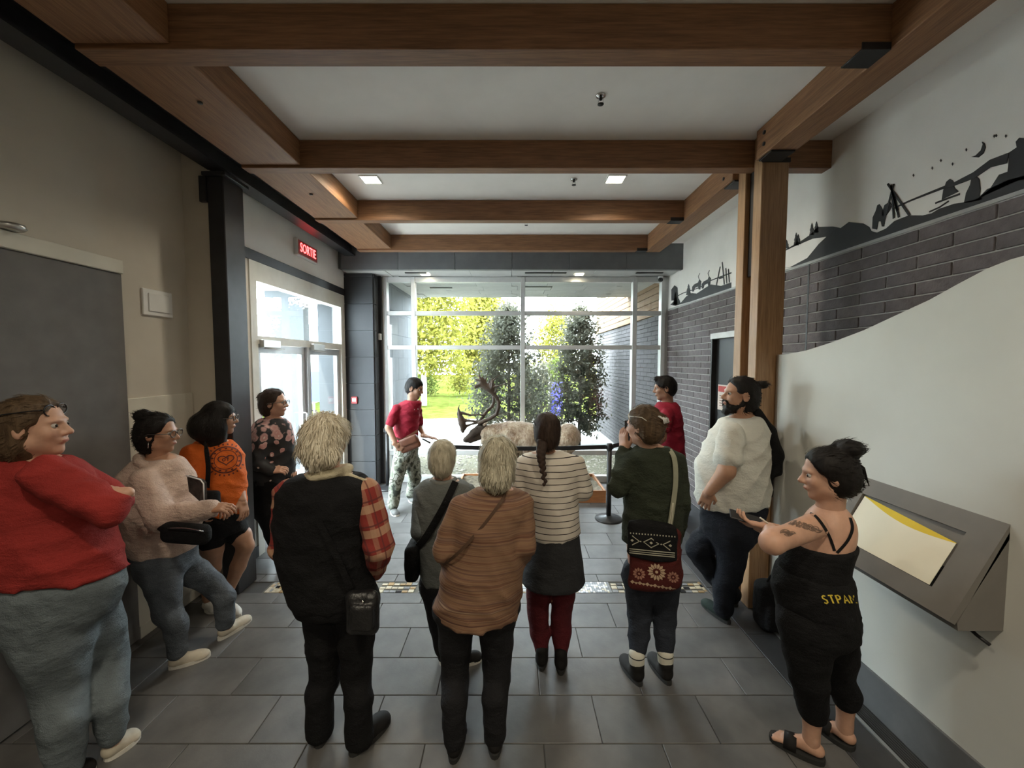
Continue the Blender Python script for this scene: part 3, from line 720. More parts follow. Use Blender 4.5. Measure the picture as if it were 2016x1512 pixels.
# ------------------------------------------------------------------ plinth of the mounted caribou
PZ = 0.17
M['plinthwood'] = wood('plinth_wood', (0.24, 0.085, 0.028), (0.46, 0.20, 0.075), 0)
pl = empty('display_plinth', (0.26, 5.93, 0), 'low wooden plinth with earth top under the mounted caribou', 'plinth')
PX0, PX1, PY0, PY1 = -0.80, 1.28, 5.50, 6.36
box('board', PX0, PX1, PY0, PY0+0.03, 0.0, PZ, M['plinthwood'], pl, 0.003); box('board', PX0, PX1, PY1-0.03, PY1, 0.0, PZ, M['plinthwood'], pl, 0.003)
box('board', PX0, PX0+0.03, PY0+0.03, PY1-0.03, 0.0, PZ, M['plinthwood'], pl, 0.003); box('board', PX1-0.03, PX1, PY0+0.03, PY1-0.03, 0.0, PZ, M['plinthwood'], pl, 0.003)
nx, ny = 42, 18; V, Fc = [], []
for j in range(ny+1):
    for i in range(nx+1):
        x = PX0+0.03+(PX1-PX0-0.06)*i/nx; y = PY0+0.03+(PY1-PY0-0.06)*j/ny
        V.append((x, y, PZ-0.035+0.012*math.sin(x*9+y*7)+0.008*math.sin(x*23-y*17)+0.006*random.random()))
Fc = [(j*(nx+1)+i, j*(nx+1)+i+1, (j+1)*(nx+1)+i+1, (j+1)*(nx+1)+i) for j in range(ny) for i in range(nx)]
mesh_obj('earth_top', V, Fc, plain('lichen_earth', (0.15, 0.125, 0.085), 0.95, 0.5, 20, 0.5, 40), pl, None, True)

# ================================================================== OUTSIDE
M['concrete'] = plain('pale_concrete', (0.26, 0.255, 0.245), 0.9, 0.12, 3, 0.1, 50, spec=0.05)
M['gravel'] = plain('gravel_bed', (0.16, 0.15, 0.11), 0.95, 0.5, 40, 0.6, 60, spec=0.05)
M['grass'] = plain('lawn_grass', (0.048, 0.060, 0.013), 0.95, 0.35, 2.5, 0.6, 80, spec=0.0)
g0 = struct(box('ground_gravel', -14, 14, 6.62, 9.2, -0.25, -0.06, M['gravel']))
g1 = struct(box('ground_path', -14, 14, 9.2, 13.3, -0.25, -0.05, M['concrete']))
struct(box('ground_kerb', -14, 14, 13.3, 13.5, -0.25, 0.03, M['concrete']))
V, Fc = [], []
for j in range(13):
    for i in range(41): V.append((-20+i, 13.5+j*3.0, 0.0+0.03*j+0.05*random.random()))
Fc = [(j*41+i, j*41+i+1, (j+1)*41+i+1, (j+1)*41+i) for j in range(12) for i in range(40)]
struct(mesh_obj('ground_lawn', V, Fc, M['grass'], None, None, True))
struct(box('ground_porch', -9, XD-0.14, 2.0, 8.6, -0.2, -0.01, M['concrete']))
# pebbles in the bed next to the glass
V, Fc = [], []
for _ in range(900):
    c = np.array([random.uniform(-2.0, 2.4), random.uniform(6.7, 8.6), -0.06]); s = random.uniform(0.015, 0.04); n = len(V)
    V += [c+np.array(d)*s for d in ((1, 0, 0.2), (0, 1, 0.2), (-1, 0, 0.2), (0, -1, 0.2), (0, 0, 0.7))]; Fc += [(n, n+1, n+4), (n+1, n+2, n+4), (n+2, n+3, n+4), (n+3, n, n+4)]
tag(mesh_obj('bed_pebbles', V, Fc, plain('pebble', (0.34, 0.31, 0.26), 0.9, 0.4, 10)), 'loose pebbles on the bed just outside the window', 'pebbles', kind='stuff')
# left wing: grey panels; right wing: brick below, wood boards above
wo = empty('wall_outside_left', (-2.15, 7.6, 0)); struct(wo)
box('core', -2.5, -2.09, 6.70, 8.66, -0.1, 3.9, M['greyclad'], wo)
M['outpanel'] = plain('outside_panel', (0.135, 0.145, 0.160), 0.85, 0.06, 5, obj_var=0.05)
for k in range(9):
    for i in range(3):
        y0 = 6.72+0.65*i+(0.3 if k % 2 else 0.0); y1 = min(y0+0.644, 8.64)
        if y1-y0 > 0.05: box('cladding_panel', -2.10, -2.07, y0, y1, 0.004+0.402*k, min(0.402*(k+1), 3.29), M['outpanel'], wo)
        if k % 2 and i == 0: box('cladding_panel', -2.10, -2.07, 6.72, 7.014, 0.004+0.402*k, min(0.402*(k+1), 3.29), M['outpanel'], wo)
ro = empty('wall_outside_right', (2.5, 9.3, 0)); struct(ro)
box('core', 2.47, 2.8, 6.62, 11.9, -0.1, 3.9, plain('outside_mortar', (0.17, 0.165, 0.16), 0.95, spec=0.1), ro)
M['outbrick'] = plain('outside_brick', (0.085, 0.080, 0.082), 0.9, 0.2, 10, 0.2, 60, spec=0.1)
ob = []
for c in range(34):
    z0 = 2.72-(c+1)*BH; y = 6.64+(0.2 if c % 2 else 0)
    while y < 11.9: ob.append((2.45, 2.49, y, min(y+0.392, 11.9), max(z0, -0.1), z0+BH-0.008)); y += 0.4
    if z0 < 0: break
boxes('brickwork', ob, M['outbrick'], ro)['kind'] = 'stuff'
M['board'] = wood('cedar_board', (0.14, 0.078, 0.038), (0.25, 0.155, 0.082), 1, 0.9)
for k in range(10):
    z0 = 2.735+0.118*k
    if z0 < 3.85: box('board', 2.42, 2.47, 6.66, 11.9, z0, z0+0.110, M['board'], ro, 0.004)
# vestibule seen through the entrance doors
ve = empty('wall_porch', (-4.2, 5.5, 0)); struct(ve)
M['porchgrey'] = plain('porch_grey', (0.030, 0.036, 0.042), 0.6, 0.08, 4)
box('grey_wall', -4.42, -3.74, 7.3, 7.5, -0.05, 3.2, M['porchgrey'], ve)
box('grey_wall', -4.30, -3.98, 9.0, 9.2, -0.05, 3.2, M['porchgrey'], ve)
box('shade_roof', -4.6, XD-0.16, 6.3, 9.4, 3.25, 3.4, M['soffit'], ve)  # unseen roof, added to keep sky light off the grey walls
box('pale_wall', -9.2, -9.0, 2.0, 22, -0.05, 3.6, plain('porch_pale', (0.62, 0.62, 0.58), 0.7), ve)
bs_ = empty('blue_sign', (-4.82, 10.05, 0), 'blue panel glimpsed through the right entrance door', 'sign')
box('face', -5.02, -4.62, 10.0, 10.04, 0.95, 1.70, plain('sign_blue', (0.03, 0.05, 0.30), 0.5), bs_, 0.004)
for x in (-4.95, -4.69): box('post', x-0.02, x+0.02, 10.045, 10.085, -0.05, 1.70, M['alu'], bs_)
b2 = empty('blue_reflection', (1.25, 11.8, 0), 'small blue-violet banner seen in the window glass, built as a board outdoors', 'reflection')  # added board, standing in for a blue reflection in the window glass
box('cloth', 1.08, 1.45, 11.8, 11.82, 0.35, 1.35, plain('reflection_blue', (0.06, 0.06, 0.42), 0.6), b2); tube('pole', [(1.05, 11.81, -0.05), (1.05, 11.81, 1.5)], 0.02, M['alu'], b2)  # cloth and pole are made up to carry the reflection colour

# ------------------------------------------------------------------ trees and shrubs
def leaf_mat(name, col, trans=0.5, var=0.3):
    m, nt, bs = _nt(name); v = coords(nt); f = noise(nt, v, 2.2, 3)
    c = ramp(nt, f, [(0.3, [x*(1-var) for x in col]), (0.7, [min(1, x*(1+var)) for x in col])])
    nt.links.new(c, bs.inputs['Base Color']); bs.inputs['Roughness'].default_value = 0.7; bs.inputs['Specular IOR Level'].default_value = 0.1
    tl = nd(nt, 'ShaderNodeBsdfTranslucent'); nt.links.new(c, tl.inputs['Color']); mx = nd(nt, 'ShaderNodeMixShader'); mx.inputs[0].default_value = trans
    nt.links.new(bs.outputs[0], mx.inputs[1]); nt.links.new(tl.outputs[0], mx.inputs[2]); nt.links.new(mx.outputs[0], nt.nodes['Material Output'].inputs['Surface']); return m
def leaves(P, size, rng):
    n = len(P); a = rng.normal(size=(n, 3)); a /= np.linalg.norm(a, axis=1)[:, None]
    b = np.cross(a, rng.normal(size=(n, 3))); b /= np.linalg.norm(b, axis=1)[:, None]
    s = size*rng.uniform(0.6, 1.3, (n, 1))
    V = np.stack([P-a*s, P+b*s*0.45, P+a*s, P-b*s*0.45], 1).reshape(-1, 3)
    return V, np.arange(4*n).reshape(-1, 4)
def tree(name, base, profile, n, size, leafm, barkm, label, trunk_r=0.05, cat='tree', group=None, branches=22, clump=0.10, seed=1):
    """profile: (z, radius) outline of the crown"""
    rng = np.random.default_rng(seed); o = empty(name, base, label, cat, group)
    z = np.array([p[0] for p in profile]); r = np.array([p[1] for p in profile]); zt = z[-1]
    tp = [np.array(base)+np.array([0.03*math.sin(3*t), 0.03*math.cos(4*t), t*zt*0.97]) for t in np.linspace(0, 1, 8)]
    tube('trunk', tp, [trunk_r*(1-0.8*t) for t in np.linspace(0, 1, 8)], barkm, o, 8)
    tips = []
    V, Fc = [], []
    for i in range(branches):
        zz = z[0]+(zt-z[0])*((i+0.5)/branches)**0.9; th = i*2.4+rng.uniform(0, 0.6); rr = np.interp(zz, z, r)
        p0 = np.array(base)+np.array([0, 0, max(zz-0.35*rr, 0.1)]); p1 = np.array(base)+np.array([math.cos(th)*rr*0.9, math.sin(th)*rr*0.9, zz])
        tips.append((p0, p1)); nn = len(V); d = (p1-p0); s = np.cross(d, [0, 0, 1.0]); s /= np.linalg.norm(s)+1e-9; w = trunk_r*0.28
        V += [p0+s*w, p0-s*w, p0+np.array([0, 0, w*1.6]), p1]; Fc += [(nn, nn+1, nn+3), (nn+1, nn+2, nn+3), (nn+2, nn, nn+3)]
    mesh_obj('branches', V, Fc, barkm, o)
    k = rng.integers(0, branches, n); t = rng.uniform(0.25, 1.05, n)**0.8
    A = np.array([q[0] for q in tips])[k]; B = np.array([q[1] for q in tips])[k]
    P = A+(B-A)*t[:, None]+rng.normal(size=(n, 3))*clump*(0.5+t[:, None])
    V, Q = leaves(P, size, rng)
    f = mesh_obj('foliage', V, Q, leafm, o); f['kind'] = 'stuff'
    return o
M['bark'] = plain('tree_bark', (0.07, 0.06, 0.05), 0.9, 0.3, 20, 0.4, 40)
M['birch'] = plain('birch_bark', (0.66, 0.64, 0.60), 0.8, 0.3, 9, scale=(1, 1, 4))
lm_dark = leaf_mat('dark_leaf', (0.085, 0.086, 0.064), 0.35); lm_yel = leaf_mat('yellow_green_leaf', (0.150, 0.146, 0.026), 0.5); lm_mid = leaf_mat('mid_green_leaf', (0.060, 0.080, 0.018), 0.45)
tree('garden_tree', (-0.12, 9.55, -0.05), [(0.4, 0.75), (1.0, 0.98), (1.8, 0.85), (2.5, 0.52), (3.0, 0.28), (3.2, 0.06)], 13000, 0.048, lm_dark, M['bark'], 'dark leafy young tree left of the centre mullion outside', 0.05, group='dark young trees outside', branches=46, clump=0.09, seed=3)
tree('garden_tree', (1.57, 9.6, -0.05), [(0.4, 0.50), (1.0, 0.58), (1.8, 0.58), (2.4, 0.45), (2.9, 0.30), (3.2, 0.05)], 11000, 0.048, lm_dark, M['bark'], 'dark leafy young tree on the right outside the window', 0.05, group='dark young trees outside', branches=46, clump=0.07, seed=5)
tree('garden_tree', (0.72, 11.2, -0.05), [(0.3, 0.35), (0.9, 0.45), (1.5, 0.4), (1.9, 0.2)], 2600, 0.048, lm_dark, M['bark'], 'low dark shrub between the two young trees outside', 0.03, group='dark young trees outside', branches=30, clump=0.08, seed=8)
tree('birch_tree', (-3.75, 17.0, 0.1), [(1.7, 1.3), (2.8, 1.9), (4.2, 2.1), (5.8, 1.7), (7.0, 0.9), (7.8, 0.2)], 17000, 0.105, lm_yel, M['birch'], 'white trunked birch with yellow-green leaves on the lawn', 0.13, branches=60, clump=0.26, seed=11)
tree('garden_tree', (-2.0, 27.0, 0.3), [(1.0, 1.5), (2.6, 2.0), (4.0, 1.9), (5.2, 1.3), (6.0, 0.3)], 12000, 0.14, lm_yel, M['bark'], 'broad yellow-green tree behind the lawn', 0.15, branches=50, clump=0.3, seed=12)
tree('garden_tree', (-8.2, 27.5, 0.3), [(1.0, 1.8), (3.0, 2.5), (5.0, 2.4), (7.0, 1.5), (8.0, 0.3)], 9000, 0.17, lm_yel, M['bark'], 'large yellow-green tree far left behind the birch', 0.16, branches=50, clump=0.3, seed=13)
tree('garden_tree', (2.9, 27.5, 0.3), [(0.8, 1.3), (2.0, 1.7), (3.2, 1.6), (4.2, 0.9), (4.7, 0.2)], 5000, 0.12, lm_yel, M['bark'], 'round yellow-green tree between the dark trees far off', 0.15, branches=44, clump=0.28, seed=14)
tree('garden_tree', (7.8, 27.5, 0.3), [(0.8, 1.4), (2.2, 1.8), (3.6, 1.5), (4.6, 0.4)], 5000, 0.12, lm_mid, M['bark'], 'mid green tree beyond the right wing', 0.15, branches=44, clump=0.28, seed=15)
for i, x in enumerate(np.linspace(-8.0, 4.0, 8)):
    tree('flowering_shrub', (float(x), 21.6+0.2*math.sin(i*2.1), 0.2), [(0.2, 0.45), (0.7, 0.55), (1.3, 0.45), (1.8, 0.15)], 1700, 0.075, lm_yel if i % 2 else lm_mid, M['bark'], 'yellow-green shrub, %s from the left in the far hedge row' % ('first second third fourth fifth sixth seventh eighth ninth'.split()[i]), 0.03, 'shrub', 'hedge shrubs behind the lawn', 22, 0.12, 30+i)

# ================================================================== PEOPLE: shared builders
M['hairblack'] = None
def hair_mat(name, dark, light, rough=0.6, sc=(60, 60, 8)):
    m, nt, bs = _nt(name); v = coords(nt, sc); f = noise(nt, v, 1.0, 5, 0.7)
    c = ramp(nt, f, [(0.3, dark), (0.7, light)]); nt.links.new(c, bs.inputs['Base Color']); bs.inputs['Roughness'].default_value = rough; bs.inputs['Specular IOR Level'].default_value = 0.25
    bump(nt, bs, f, 0.5, 0.006); return m
def cloth(name, col, var=0.15, rough=0.85, wr=5.0, bs_=0.35):
    """plain cloth with fine weave and soft creases"""
    m, nt, bs = _nt(name); v = coords(nt)
    f = noise(nt, coords(nt, (1, 1, 1.7)), wr*1.4, 5, 0.6); g = noise(nt, v, 240, 2)
    c = ramp(nt, f, [(0.3, [x*(1-var) for x in col]), (0.7, [min(1, x*(1+var)) for x in col])])
    nt.links.new(c, bs.inputs['Base Color']); bs.inputs['Roughness'].default_value = rough; bs.inputs['Specular IOR Level'].default_value = 0.25
    h = math_n(nt, 'ADD', math_n(nt, 'MULTIPLY', f, 1.0), math_n(nt, 'MULTIPLY', g, 0.12))
    bump(nt, bs, h, min(1.0, bs_*2.2), 0.03); return m
def skin(name, col):
    m, nt, bs = _nt(name); v = coords(nt); f = noise(nt, v, 25, 4)
    c = ramp(nt, f, [(0.3, [x*0.9 for x in col]), (0.7, [min(1, x*1.08) for x in col])])
    nt.links.new(c, bs.inputs['Base Color']); bs.inputs['Roughness'].default_value = 0.5
    bs.inputs['Subsurface Weight'].default_value = 0.06; bs.inputs['Subsurface Radius'].default_value = (0.02, 0.008, 0.004); bs.inputs['Subsurface Scale'].default_value = 0.3
    return m
SK_L = skin('skin_light', (0.52, 0.30, 0.21)); SK_M = skin('skin_medium', (0.40, 0.215, 0.135)); SK_T = skin('skin_tan', (0.30, 0.155, 0.095))
EYEW = plain('eye_white', (0.42, 0.40, 0.37), 0.5, 0.02); EYED = plain('eye_dark', (0.02, 0.015, 0.012), 0.2)
LIP = plain('lip', (0.36, 0.13, 0.10), 0.5)
def fold(amp=0.004, f=(18, 16, 26), seed=0.0):
    def n(X, Y, Z):
        w = 2.2*np.sin(f[0]*0.6*X+seed)+1.8*np.sin(f[1]*0.55*Y+1.7)+1.0*np.sin(9*Z+4*X)
        a = 1-np.abs(np.sin(0.9*f[2]*Z+w)); b_ = 1-np.abs(np.sin(1.1*f[0]*X+0.9*f[1]*Y+13*Z+0.7*w))
        return amp*(0.5-1.0*a**2.5-0.9*b_**2.5)
    return n
def hairn(amp=0.003, f=90, seed=0.0):
    def n(X, Y, Z): return amp*np.sin(f*X+2.5*np.sin(14*Z+seed))*np.sin(f*Y+2*np.sin(11*Z)+1.3)
    return n
def rotm(yaw, pitch=0.0, roll=0.0):
    """columns: right, forward, up of a head that looks along +Y at yaw 0; yaw turns to the left, pitch nods down"""
    return np.array(Matrix.Rotation(R(yaw), 3, 'Z') @ Matrix.Rotation(R(-pitch), 3, 'X') @ Matrix.Rotation(R(roll), 3, 'Y'))
class Fig:
    def __init__(s, label, base, skinm, group=None):
        s.o = empty('person', (base[0], base[1], 0), label, 'person', group)
        s.sk = skinm; s.B = Blob(); s.extra = []; s.tors = None
    def torso(s, d, rings, ang=0.0):
        """rings from top to bottom: (v, uL, uR, ry, depth offset)"""
        out = []
        for q in rings:
            v, a, b, ry = q[:4]; dd = q[4] if len(q) > 4 else 0.0
            pa, pb = at(a, v, d+dd), at(b, v, d+dd); out.append(((pa[0]+pb[0])/2, d+dd, pa[2], (pb[0]-pa[0])/2, ry))
        s.tors = out; s.ang = ang; s.d = d; return out
    def sub(s, z0, z1, grow=0.0):
        rr = sorted(s.tors, key=lambda r: r[2]); A = np.array(rr); zs = [z for z in A[:, 2] if z0+0.015 < z < z1-0.015]
        zs = [max(z0, A[0, 2]-0.2)]+zs+[z1]
        return [tuple(_herm(np.array([z]), A[:, 2], A[:, j])[0] for j in (0, 1))+(z,)+tuple(_herm(np.array([z]), A[:, 2], A[:, j])[0]+grow for j in (3, 4)) for z in zs]
    def head(s, c, yaw=0, pitch=0, roll=0, sc=1.0, neck=None, wide=1.0, beard=None, jaw=1.0):
        """c centre of the head; builds skull, face, ears and eyes in one skin"""
        c = np.array(c, float); Mr = rotm(yaw, pitch, roll); s.hc, s.hM, s.hs = c, Mr, sc
        def L(x, y, z): return c+Mr@(np.array([x*wide, y, z])*sc)
        s.L = L; b = Blob(); k = 0.022*sc
        b.ell(L(0, -0.012, 0.034), np.array([0.073*wide, 0.094, 0.080])*sc, Mr, k)
        b.ell(L(0, 0.030, -0.030), np.array([0.058*wide, 0.058, 0.076])*sc, Mr, k)
        b.cone(L(0, 0.02, -0.060), L(0, 0.062, -0.094), 0.046*sc*jaw, 0.021*sc, k)
        for sg in (-1, 1):
            b.ell(L(sg*0.040, 0.002, -0.062), 0.022*sc*jaw, None, 0.03*sc)
            b.ell(L(sg*0.034, 0.060, -0.020), 0.023*sc, None, 0.02*sc)
        b.ell(L(0, 0.076, 0.024), np.array([0.046, 0.014, 0.011])*sc, Mr, 0.014*sc)
        for sg in (-1, 1): b.ell(L(sg*0.031, 0.092, 0.006), np.array([0.017, 0.014, 0.010])*sc, Mr, 0.012*sc, 's')
        b.cone(L(0, 0.080, 0.016), L(0, 0.106, -0.022), 0.008*sc, 0.0125*sc, 0.012*sc)
        for sg in (-1, 1): b.ell(L(sg*0.012, 0.094, -0.028), 0.0095*sc, None, 0.008*sc)
        b.ell(L(0, 0.084, -0.052), np.array([0.023, 0.013, 0.0055])*sc, Mr, 0.007*sc)
        b.ell(L(0, 0.082, -0.062), np.array([0.020, 0.013, 0.0065])*sc, Mr, 0.007*sc)
        for sg in (-1, 1):
            b.ell(L(sg*0.075, -0.006, -0.006), np.array([0.010, 0.021, 0.033])*sc, Mr, 0.008*sc)
            b.ell(L(sg*0.084, 0.000, -0.004), np.array([0.006, 0.011, 0.018])*sc, Mr, 0.004*sc, 's')
        nb = np.array(neck if neck is not None else L(0, -0.03, -0.16)); s.nb = nb
        b.cone(L(0, -0.022, -0.045), nb, 0.050*sc, 0.056*sc, 0.03*sc)
        v, q = b.build(0.0062 if sc*1 > 0 else 0.008, None, 1); s.extra.append((v, q, 0))
        for sg in (-1, 1):
            for r, off, mi in ((0.0118, 0.0, 1), (0.0080, 0.0062, 2)):
                e = Blob().ell(L(sg*0.031, 0.0735+off, 0.006), r*sc); v, q = e.build(0.004*sc, None, 0); s.extra.append((v, q, mi))
        e = Blob().ell(L(0, 0.0875, -0.0565), np.array([0.020, 0.0105, 0.0075])*sc, Mr); v, q = e.build(0.004*sc, None, 1); s.extra.append((v, q, 3))
        return s
    def hand(s, w, fd, nm, thumb=1, curl=0.5, sc=1.0, spread=0.12, point=False):
        """w wrist, fd finger direction, nm back-of-hand normal, thumb side"""
        w = np.array(w, float); e1 = np.array(fd, float); e1 /= np.linalg.norm(e1); e3 = np.array(nm, float); e3 -= e1*e1.dot(e3); e3 /= np.linalg.norm(e3); e2 = np.cross(e3, e1)*thumb
        def L(x, y, z): return w+(e1*x+e2*y+e3*z)*sc
        b = Blob(); Mr = np.stack([e1, e2, e3], 1)
        b.box(L(0.050, 0, 0), np.array([0.045, 0.038, 0.013])*sc, Mr, 0.012*sc, 0.012*sc)
        b.cone(L(-0.03, 0, 0), L(0.02, 0, 0), 0.027*sc, 0.026*sc, 0.015*sc)
        for i, (y, ln) in enumerate(((0.029, 0.070), (0.010, 0.080), (-0.010, 0.074), (-0.029, 0.058))):
            p = L(0.090, y, 0.001); a = 0.0; sp = spread*(1.5-i)/1.5; c = curl*(0.25 if (point and i == 0) else 1.0)
            seg = []; 
            for j, (f, bend) in enumerate(((0.45, 0.8), (0.32, 1.1), (0.23, 0.8))):
                a += c*bend; dv = e1*math.cos(a)*math.cos(sp)+e2*math.sin(sp)*math.cos(a)-e3*math.sin(a)
                p2 = p+dv*ln*f*sc; b.cone(p, p2, (0.0092-0.0007*j)*sc, (0.0086-0.0009*j)*sc, 0.004); p = p2
        b.cone(L(0.018, 0.026, -0.006), L(0.050, 0.052, -0.014), 0.014*sc, 0.011*sc, 0.008); b.cone(L(0.050, 0.052, -0.014), L(0.082, 0.056-0.02*curl, -0.020-0.012*curl), 0.0105*sc, 0.0085*sc, 0.004)
        v, q = b.build(0.0045, None, 1); s.extra.append((v, q, 0)); return s
    def limb(s, pts, rad, k=0.03): s.B.chain(pts, rad, k); return s
    def finish(s, h=0.013, shrink=0.014):
        if s.tors: s.B.loft(s.sub(getattr(s, 'zb', min(r[2] for r in s.tors))+0.03, max(r[2] for r in s.tors), -shrink), 0.03, s.ang)
        v, q = s.B.build(h, None, 2)
        V, Q, mi = merge([(v, q, 0)]+s.extra)
        s.body = mesh_obj('body', V, Q, [s.sk, EYEW, EYED, LIP], s.o, None, True, mi); return s
    def part(s, name, blob, mat, h=0.012, noise=None, smooth=2, parent=None, label=None):
        v, q = blob.build(h, noise, smooth); o = mesh_obj(name, v, q, mat, parent or s.o, None, True)
        if label: o['label'] = label
        return o
    def haircap(s, mat, amp=0.0025, thick=0.012, face=(0.135, -0.035), extra=None, low=-0.05, name='hair', f=90, h=0.008, side=0.02, strand=(420, 0.05, 0.004), back=False):
        """hair over the skull, open at the face; extra(blob, L) adds buns or lengths"""
        L, sc, Mr = s.L, s.hs, s.hM; b = Blob()
        b.ell(L(0, -0.014, 0.036), np.array([0.074+thick, 0.095+thick, 0.081+thick])*sc, Mr, 0.02)
        b.ell(L(0, -0.040, -0.005+low*0.3), np.array([0.070+thick, 0.070+thick, 0.075-low*0.4])*sc, Mr, 0.03)
        b.ell(L(0, face[0]+0.01, face[1]), np.array([0.108, 0.105, 0.100])*sc, Mr, 0.03*sc, 's')
        b.box(L(0, 0.10+side, -0.08), np.array([0.13, 0.10, 0.09])*sc, Mr, 0.02*sc, 0.015*sc, 's')
        b.box(L(0, 0.0, -0.20+low), np.array([0.2, 0.2, 0.10])*sc, Mr, 0.02, 0.015, 's')
        if extra: extra(b, L)
        v, q = b.build(h*min(1, sc+0.05), hairn(amp, f), 1)
        V, Q = strands(v, q, L(0, 0.16, 0.06) if back else L(0, -0.03, 0.12), strand[0], strand[1], strand[2], int(amp*1e5)+len(v), 0.0 if back else 0.06)
        return mesh_obj(name, V, Q, mat, s.o, None, True)
    def shoe(s, heel, toe, upper, sole, w=0.045, hgt=0.085, sole_h=0.022, collar=0.0, name='shoe', lift=0.0, laces=None, toe_up=0.0):
        """heel and toe floor points"""
        a = np.array([heel[0], heel[1], lift]); b = np.array([toe[0], toe[1], lift]); d = b-a; Ln = np.linalg.norm(d); d /= Ln; side = np.array([-d[1], d[0], 0]); up = np.array([0, 0, 1.0])
        Mr = np.stack([d, side, up], 1)
        def P(t, y, z): return a+d*Ln*t+side*y+up*z
        bl = Blob(); bl.cone(P(0.16, 0, hgt*0.52), P(0.30, 0, hgt*0.55), hgt*0.44, hgt*0.46, 0.02)
        bl.ell(P(0.55, 0, hgt*0.30), (Ln*0.36, w*0.92, hgt*0.48), Mr, 0.02); bl.ell(P(0.76, 0, hgt*0.22), (Ln*0.25, w*0.98, hgt*0.40), Mr, 0.02)
        if collar: bl.cone(P(0.20, 0, hgt*0.7), P(0.19, 0, hgt*0.6+collar), w*0.88, w*0.95, 0.02)
        bl.box(P(0.5, 0, -0.05+sole_h*0.4), (Ln, 0.2, 0.05), Mr, 0.002, 0.003, 's')
        u = s.part(name, bl, upper, 0.008, None, 1)
        ol = []
        for i in range(22):
            th = 2*math.pi*i/22; cx_, sy = math.cos(th), math.sin(th); t = 0.5+0.5*cx_
            wd = w*(0.74+0.30*math.sin(min(1, max(0, t))*math.pi*0.62)**1.2)
            ol.append((0.5+0.515*cx_, wd*np.sign(sy)*abs(sy)**0.7))
        V = [P(t, y, z) for z in (0.0, sole_h) for t, y in ol]; n = len(ol)
        V = [p+np.array([0, 0, toe_up*max(0, (np.dot(p-a, d)/Ln-0.7))]) for p in V]
        mesh_obj('sole', V, [tuple(range(n-1, -1, -1)), tuple(range(n, 2*n))]+[(i, (i+1) % n, n+(i+1) % n, n+i) for i in range(n)], sole, u)
        if laces:
            for i in range(3):
                t = 0.42+0.08*i; z = hgt*(0.80-0.13*i); tube('lace', [P(t, -w*0.5, z-0.012), P(t, 0, z+0.004), P(t+0.03, w*0.5, z-0.012)], 0.004, laces, u, 6)
        return u
    def glasses(s, mat, up=0.0, back=0.0, big=1.0, name='glasses'):
        """frames in front of the eyes, or pushed up onto the hair"""
        L = s.L; V = None; pr = None
        g = empty_part(name, s.o)
        for sg in (-1, 1):
            ring = [L(sg*(0.033+0.026*big*math.cos(t)), 0.100+back, 0.006+up+0.021*big*math.sin(t)) for t in np.linspace(0, 2*math.pi, 15)]
            tube('rim', ring, 0.0028*s.hs, mat, g, 6, cap=False)
            tube('temple', [L(sg*0.060, 0.096+back, 0.010+up), L(sg*0.083, 0.07+back, 0.010+up), L(sg*0.088, -0.005+back, 0.006+up*0.9), L(sg*0.080, -0.03+back, -0.01+up*0.8)], 0.0026*s.hs, mat, g, 6)
        tube('bridge', [L(-0.008, 0.101+back, 0.012+up), L(0.008, 0.101+back, 0.012+up)], 0.0028*s.hs, mat, g, 6)
        return g
def strands(V, Q, crown, n, length, lift, seed, fall=0.06):
    """locks of hair lying on the hair surface, combed from the crown downwards"""
    rng = np.random.default_rng(seed); fn = np.zeros_like(V); e1 = V[Q[:, 1]]-V[Q[:, 0]]; e2 = V[Q[:, 3]]-V[Q[:, 0]]; nq = np.cross(e1, e2)
    for i in range(4): np.add.at(fn, Q[:, i], nq)
    fn /= np.linalg.norm(fn, axis=1)[:, None]+1e-9
    ids = rng.integers(0, len(V), n); out, faces, base = [], [], len(V)
    P = V[ids]; N = fn[ids]; D = P-crown+rng.normal(size=P.shape)*0.02; D[:, 2] -= fall; D -= N*np.sum(D*N, 1)[:, None]; D /= np.linalg.norm(D, axis=1)[:, None]+1e-9
    S = np.cross(D, N); ln = length*rng.uniform(0.5, 1.2, n); wd = rng.uniform(0.0018, 0.0042, n); bend = rng.normal(size=n)*0.25; K = 4
    for j in range(K+1):
        t = j/K; c = P+D*(ln*t)[:, None]+S*(ln*bend*t*t)[:, None]+N*(0.0015+lift*np.sin(t*2.6)-0.35*(ln*t)**2/0.09)[:, None]; w = wd*(1-0.85*t)
        out += [c+S*w[:, None], c-S*w[:, None]]
    A = np.stack(out, 1).reshape(-1, 3); m = 2*(K+1)
    F_ = [[base+i*m+2*j, base+i*m+2*j+1, base+i*m+2*j+3, base+i*m+2*j+2] for i in range(n) for j in range(K)]
    return np.concatenate([V, A]), Q.tolist()+F_
def empty_part(name, parent):
    o = bpy.data.objects.new(name, None); o.location = wloc(parent); o.empty_display_size = 0.05; return put(o, parent)
def fl2(u, v, z=0.0): return on_floor(u, v, z)
def lerp(a, b, t): return np.array(a)*(1-t)+np.array(b)*t
